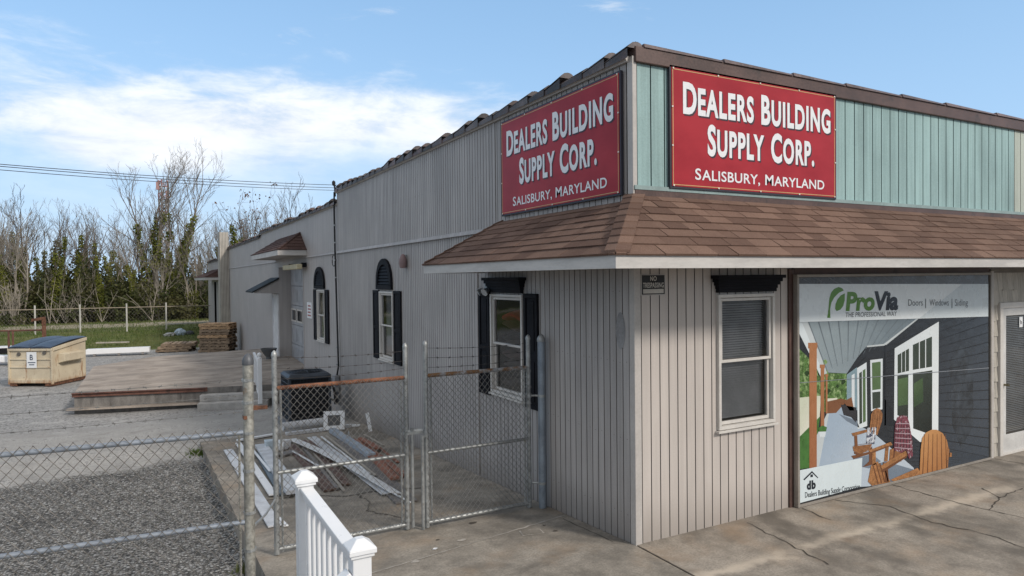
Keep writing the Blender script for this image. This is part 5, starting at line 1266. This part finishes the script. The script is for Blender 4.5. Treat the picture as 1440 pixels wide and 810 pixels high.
A, B = pg(135, 487), pg(182, 485); q = MB(); q.plank(A+Vector((0, 0, .15)), B+Vector((0, 0, .12)), .2, .06, seg=1); o = q.build('timber_plank', m_beigewood, origin=A); tag(o, 'long pale timber plank on the grass behind the white beam', 'plank')
t = thing('steel_rack', 'low rust brown steel rack with upright post behind the dumpster', 'rack', dep(30, 474, 28))
q = MB(); A, B = dep(-30, 466, 28), dep(64, 464, 28); q.tube([A, B], .04, 6); q.build('beam', m_steel, t)
for x_ in (12, 18, -12):
    q = MB(); a = dep(x_, 466, 28); q.tube([a, Vector((a.x, a.y, -.8))], .04, 6); q.build('leg', m_steel, t)
q = MB(); a = dep(62, 464, 28); q.box(a.x-.07, a.x+.07, a.y-.07, a.y+.07, -.8, a.z+.45); q.hexa([(a.x-.42, a.y-.09, a.z+.36), (a.x+.06, a.y-.09, a.z+.44), (a.x+.06, a.y+.09, a.z+.44), (a.x-.42, a.y+.09, a.z+.36), (a.x-.42, a.y-.09, a.z+.47), (a.x+.06, a.y-.09, a.z+.55), (a.x+.06, a.y+.09, a.z+.55), (a.x-.42, a.y+.09, a.z+.47)]); q.build('upright', m_rust, t)
t = thing('scrap_panel', 'white curved panel lying at the left edge beside the dumpster', 'panel', pg(6, 512))
c = pg(4, 512); q = MB(); q.plank(c+Vector((-1.2, .2, .05)), c+Vector((.35, 0, .05)), .5, .28, sag=.05); q.build('panel', m_white, t, bevel=.04)
q = MB(); c2 = pg(2, 500); q.plank(c2+Vector((-1.5, .3, .1)), c2+Vector((.5, 0, .1)), .7, .25, seg=2); o = q.build('dark_scrap', m_acdark, origin=c2); tag(o, 'dark scrap bundle under white sheets at the left edge', 'scrap')
q = MB(); q.plank(c2+Vector((-1.5, .3, .36)), c2+Vector((.5, 0, .36)), .6, .06, seg=2); o = q.build('white_sheet', m_white, origin=c2); tag(o, 'white sheet on the dark scrap bundle at the left edge', 'sheet')
def bag(name, label, c, s, mt, seed):
    bm = bmesh.new(); bmesh.ops.create_icosphere(bm, subdivisions=3, radius=1); r_ = Vector((seed, seed*2, 0))
    for v in bm.verts: v.co *= 1+.35*mnoise.noise(v.co*1.8+r_)+.15*mnoise.noise(v.co*5+r_); v.co.z = max(v.co.z, -.5)
    me = bpy.data.meshes.new(name); bm.to_mesh(me); bm.free(); me.materials.append(mt); o = bpy.data.objects.new(name, me); COL.objects.link(o); o.location = c; o.scale = s; tag(o, label, 'bag', 'bags dumped on the grass')
gb = pg(250, 470)
bag('rubbish_bag', 'pale blue rubbish bag dumped on the grass by the far fence', gb+Vector((.1, -1, .14)), (.34, .3, .28), M('bag_blue', (.40, .48, .55), .4), 1)
bag('rubbish_bag', 'grey white rubbish bag left of the pale blue one', gb+Vector((-.5, -1.4, .06)), (.32, .26, .18), M('bag_grey', (.45, .44, .42), .5), 4)
bag('rubbish_bag', 'dark rubbish bag right of the pale blue one', gb+Vector((.6, -.8, .06)), (.32, .25, .18), M('bag_dark', (.06, .065, .075), .5), 7)

# ------------------------------------------------------------------ far fence, cables, mast
ff = thing('far_fence', 'wire fence with pale posts along the grass strip before the woods', 'fence', (-5, 48, -.8))
fx = [(-14.2, 48.6), (-10.2, 47.5), (-7.75, 47.3), (-5.1, 47.1), (-2.75, 46.9), (.3, 46.6)]
for (x_, y_) in fx:
    q = MB(); q.tube([(x_, y_, -.75), (x_, y_, 1.12)], .05, 8); q.build('fence_post', M('pale_post', (.50, .48, .44), .7), ff)
q = MB(); q.tube([(-26, 49.5, .85)]+[(x_, y_, .85) for x_, y_ in fx], .032, 6); q.build('top_rail', M('tan_rail', (.30, .25, .19), .7), ff)
q = MB(); q.tube([(-2.75, 46.9, -.35), (.3, 46.6, -.3)], .05, 6); q.build('low_rail', M('pale_rail', (.42, .40, .36), .6), ff)
q = MB()
for a, b in zip([(-26, 49.5)]+fx, fx):
    A, B = Vector((a[0], a[1], -.7)), Vector((b[0], b[1], -.7)); chain(q, A, B-A, (B-A).length, 1.5, .22, .0035)
q.build('chain_mesh', m_wirerust, ff, fix=False)
for lab, p0, p1, r_ in (('topmost of the three thin power cables crossing the sky', (0, 230), (478, 262), .024), ('middle power cable just under the topmost one', (0, 233), (478, 266), .024), ('lowest of the three thin power cables crossing the sky', (0, 238), (478, 269.5), .022)):
    A, B = dep(*p0, 40), dep(*p1, 62); dv = B-A; A2, B2 = A-dv*1.1, B+dv*.9
    q = MB(); q.tube([A2.lerp(B2, i/30)-Vector((0, 0, 1.6*4*((i/30)*(1-i/30))-1.45)) for i in range(31)], r_, 5); o = q.build('power_cable', M('grey_cable', (.05, .05, .055), .7), origin=A); tag(o, lab, 'cable', 'power cables across the sky')
t = thing('radio_mast', 'red and white lattice mast standing behind the tall bare trees', 'mast', dep(230, 400, 130))
mc = dep(231, 400, 130); zt = dep(231, 254, 130).z
z = -1.; i = 0
while z < zt:
    red = z > zt-7.2 and i % 2 == 0; mbk = MB(); hgt = 1.2; r_ = .9 if z > zt-7 else .7
    cs = [Vector((mc.x+r_*math.cos(a), mc.y+r_*math.sin(a), 0)) for a in (.3, 2.4, 4.5)]
    for j in range(3):
        a, b = cs[j], cs[(j+1) % 3]
        mbk.tube([a+Vector((0, 0, z)), a+Vector((0, 0, z+hgt))], .12, 4); mbk.tube([a+Vector((0, 0, z)), b+Vector((0, 0, z+hgt))], .07, 4); mbk.tube([a+Vector((0, 0, z)), b+Vector((0, 0, z))], .07, 4)
    mbk.build('red_section' if red else 'white_section', M('mast_red', (.45, .20, .19), .6) if red else M('mast_white', (.55, .52, .52), .6), t, fix=False); z += hgt; i += 1
for x_, z_ in ((-1.1, -1.8), (.5, -3.4)): qa = MB(); qa.box(mc.x+x_, mc.x+x_+.6, mc.y-.3, mc.y+.3, zt+z_, zt+z_+1.5); qa.build('antenna', M('mast_antenna', (.42, .24, .23), .6), t)


# ------------------------------------------------------------------ woods
def leaves(mb, r_, c, rad, n, size, flat=1.):
    for _ in range(n):
        while True:
            p = Vector((r_.uniform(-1, 1), r_.uniform(-1, 1), r_.uniform(-1, 1)))
            if p.length < 1: break
        p = Vector((p.x*rad[0], p.y*rad[1], p.z*rad[2]))+c
        a = Vector((r_.gauss(0, 1), r_.gauss(0, 1), r_.gauss(0, 1))).normalized(); b = a.orthogonal().normalized(); cc = a.cross(b)
        s = size*r_.uniform(.6, 1.4); th = r_.uniform(0, 6.28); u = b*math.cos(th)+cc*math.sin(th); v = a.cross(u)
        mb.face([p-u*s*.5, p+v*s*.35, p+u*s*.5, p-v*s*.35])

def grow(seed, H, stems, spread, ivy=.6, twig=1., lean=0., forkz=.45):
    r_ = random.Random(seed); T = MB(); L = MB(); ends = []
    def limb(p, d, length, rad, depth, upw):
        n = 5 if depth < 2 else 3; pts = [p.copy()]; rs = [rad]; q_ = p.copy(); dd = d.normalized()
        for i in range(n):
            dd = (dd+Vector((r_.gauss(0, .11), r_.gauss(0, .11), r_.gauss(0, .07)+upw))*(.6+.35*depth)).normalized()
            q_ = q_+dd*length/n; pts.append(q_.copy()); rs.append(max(.008, rad*(1-.78*(i+1)/n)))
        T.tube(pts, rs, 6 if depth == 0 else (4 if depth == 1 else 3), cap=False)
        if depth == 0 and ivy > 0:
            for i in range(n):
                f = i/n
                if f < ivy:
                    for u in (0, .33, .66):
                        if r_.random() < .85:
                            cpt_ = pts[i].lerp(pts[i+1], u); w_ = (.40+rs[i]*1.1)*r_.uniform(.6, 1.25)*(1-.45*f)
                            leaves(L, r_, cpt_, (w_, w_, length/n*.24), int(75*w_/.3), .22)
        if depth < 3:
            k = {0: int(9*twig), 1: int(6*twig), 2: int(4*twig)}[depth]
            for i in range(k):
                f = forkz+(1-forkz)*((i+r_.random())/k) if depth == 0 else .2+.8*((i+r_.random())/k)
                j = min(n-1, int(f*n)); pp_ = pts[j].lerp(pts[j+1], f*n-j); an = r_.uniform(0, 6.283); dv = (pts[j+1]-pts[j]).normalized()
                o = dv.orthogonal().normalized(); o = Matrix.Rotation(an, 3, dv) @ o
                ang = r_.uniform(.35, .72); nd = dv*math.cos(ang)+o*math.sin(ang)
                limb(pp_, nd, length*r_.uniform(.28, .5)*(1.1-.4*f), max(.012, rs[j]*.55), depth+1, .10)
        ends.append(pts[-1])
    for s in range(stems):
        a = r_.uniform(0, 6.283); sp = spread*(s > 0)+lean
        limb(Vector((r_.uniform(-.7, .7)*(stems > 1), r_.uniform(-.6, .6)*(stems > 1), -.2)), Vector((math.cos(a)*sp, math.sin(a)*sp*.6, 1)), H*r_.uniform(.82, 1.0), .0085*H+.03, 0, .03)
    return T, L, ends
VAR = []
def tree_kind(name, bark, args, leafmat=m_ivy, crown=None):
    T, L, ends = grow(*args)
    root = bpy.data.objects.new(name, None); COL.objects.link(root); root.empty_display_size = .3
    T.build('trunk', bark, root, fix=False)
    if L.f: L.build('ivy', leafmat, root, fix=False)
    if crown:
        C_ = MB(); r_ = random.Random(99)
        for e in ends[::crown[0]]: leaves(C_, r_, e, crown[1], crown[2], crown[3])
        C_.build('crown', crown[4], root, fix=False)
    return root
def kids(o): return [k for k in COL.objects if k.parent == o]
def place(root, p, rz, s, label, group=None, first=False):
    if first: o = root
    else:
        o = root.copy(); COL.objects.link(o)
        for ch in root.children: c = ch.copy(); COL.objects.link(c); c.parent = o
    o.location = p; o.rotation_euler = (0, 0, rz); o.scale = (s, s, s); tag(o, label, 'tree', group); return o
GZ = -.75
# the individuals one can pick out
place(tree_kind('bare_tree', m_bark, (11, 13.8, 6, .30, .62, 1.2)), (-3.0, 66, GZ), .3, 1, 'tallest many-stemmed bare tree rising before the radio mast', 'trees of the woods', True)
place(tree_kind('forked_tree', m_barkd, (22, 9.8, 2, .3, .2, 1.0, 0, .5)), (-13.6, 70, GZ), 1.2, 1, 'dark forked bare tree near the left edge of the woods', 'trees of the woods', True)
place(tree_kind('leafy_topped_tree', m_barkd, (31, 10.2, 2, .16, .8, .7), crown=(4, (.5, .5, .4), 5, .22, m_deadleaf)), (5.4, 65, GZ), .5, 1, 'ivy covered tree with brown dead leaves at its top near the roof', 'trees of the woods', True)
place(tree_kind('ivy_column_tree', m_barkd, (41, 9.0, 1, 0, 1.0, .5)), (4.0, 62, GZ), .1, 1, 'narrow ivy covered trunk just right of the flue chase', 'trees of the woods', True)
place(tree_kind('bare_tree', m_barkd, (52, 11.0, 3, .3, .1, 1.15)), (9.6, 66, GZ), 2, 1, 'dark twisted bare tree above the stepped roof edge', 'trees of the woods', True)
# the rest of the wood's edge
kinds = [tree_kind('ivy_tree', m_bark, (101, 11.5, 3, .12, .8, .7, 0, .6)), tree_kind('ivy_tree', m_barkd, (102, 10.4, 2, .12, .98, .5, .03, .68)), tree_kind('bare_tree', m_barkl, (103, 11.0, 3, .16, 0, 1.0, 0, .5)),
         tree_kind('bare_tree', m_bark, (104, 12.5, 2, .14, .3, 1.1, .04, .5)), tree_kind('bare_tree', m_barkl, (105, 8.0, 4, .22, 0, .9)), tree_kind('ivy_tree', m_bark, (106, 12.6, 2, .14, .75, .8, .05, .58)), tree_kind('sapling', m_barkl, (107, 6.0, 3, .25, 0, .8))]
labs = {'ivy_tree': 'bare tree with ivy up its trunk standing in the woods', 'bare_tree': 'leafless grey tree with thin twigs standing in the woods', 'sapling': 'pale many-stemmed sapling at the edge of the woods'}
grp = {'ivy_tree': 'ivy covered trees of the woods', 'bare_tree': 'leafless trees of the woods', 'sapling': 'saplings at the edge of the woods'}
r4 = random.Random(17); used = set()
spots = []
for i in range(122):
    xx = -24+i*.32+r4.uniform(-.3, .3); yy_ = r4.choice((61, 63, 65, 67, 70, 73, 76))+r4.uniform(-1, 1); spots.append((xx, yy_))
for i, (xx, yy_) in enumerate(spots):
    kind = kinds[r4.choice((0, 0, 0, 1, 1, 1, 2, 3, 4, 5, 5, 5, 6))] if yy_ < 68 else kinds[r4.choice((0, 1, 3, 3, 5, 2))]
    fam = kind.name.split('.')[0]
    hs = r4.uniform(.50, .84)*(1.0 if yy_ < 68 else 1.08)
    if xx > 7: hs *= .9
    place(kind, (xx, yy_, GZ), r4.uniform(0, 6.28), hs, labs[fam], grp[fam], first=kind not in used); used.add(kind)
# dense evergreen undergrowth below the trees
q = MB(); r5 = random.Random(23)
for i in range(250):
    xx = r5.uniform(-26, 15); yy_ = r5.uniform(59.5, 72); hgt = r5.choice((1.0, 1.6, 2.4, 3.4, 4.6))*r5.uniform(.8, 1.2)+(yy_-59.5)*.12
    leaves(q, r5, Vector((xx, yy_, GZ+hgt*.45)), (r5.uniform(.5, 1.5), r5.uniform(.6, 1.2), hgt*.55), int(110+55*hgt), .26)
for i in range(60):
    xx = r5.uniform(-26, 15); yy_ = r5.uniform(70, 78)
    leaves(q, r5, Vector((xx, yy_, GZ+1.6)), (1.5, 1.2, r5.uniform(1.8, 4.0)), 330, .3)
o = q.build('undergrowth', m_under, fix=False); tag(o, 'dense dark green undergrowth along the foot of the woods', 'undergrowth', kind='stuff')
q = MB()
for i in range(110):
    xx = r5.uniform(-26, 14); yy_ = r5.uniform(59, 66); b_ = Vector((xx, yy_, GZ))
    for k in range(r5.randint(2, 5)):
        h = r5.uniform(1.2, 3.8); e = b_+Vector((r5.gauss(0, .8), r5.gauss(0, .4), h)); md = b_.lerp(e, .5)+Vector((r5.gauss(0, .2), 0, .3)); q.tube([b_, md, e], [.03, .022, .010], 3, cap=False)
        for j in range(3): f = r5.uniform(.4, .95); s0 = b_.lerp(e, f); q.tube([s0, s0+Vector((r5.gauss(0, .5), r5.gauss(0, .3), r5.uniform(.3, .9)))], [.014, .007], 3, cap=False)
o = q.build('brushwood', m_barkl, fix=False); tag(o, 'pale tangled brushwood stems in front of the undergrowth', 'brushwood', kind='stuff')
# grass
q = MB(); r6 = random.Random(31)
def blade(q, x_, y_, z_, h):
    a = r6.uniform(0, 6.28); dx, dy = math.cos(a)*.012*max(1, y_/25), math.sin(a)*.012*max(1, y_/25); lx, ly = r6.gauss(0, .4)*h, r6.gauss(0, .4)*h
    q.face([(x_-dx, y_-dy, z_), (x_+dx, y_+dy, z_), (x_+lx, y_+ly, z_+h)])
for i in range(15000):
    x_ = r6.uniform(-18, 2); y_ = r6.uniform(33.5, 59)
    if 51.5 < y_ < 57 and r6.random() < .8: continue
    blade(q, x_, y_, -.84+(.10*(1-abs(y_-52)/18) if y_ > 34 else 0), r6.uniform(.08, .26))
for cx_, cy_, n_, sp in ((-3.62, 1.25, 420, .22), (-3.5, .85, 260, .15), (-3.28, 8.7, 160, .12), (-3.3, 2.2, 60, .06), (-4.6, .8, 100, .2)):
    for i in range(n_):
        x_, y_ = r6.gauss(cx_, sp*.8), r6.gauss(cy_, sp); blade(q, min(x_, -3.24), y_, groundz(min(x_, -3.3), y_)-.01, r6.uniform(.04, .13))
o = q.build('grass', m_grass, fix=False); tag(o, 'short green grass strip and tufts by the fence post', 'grass', kind='stuff')
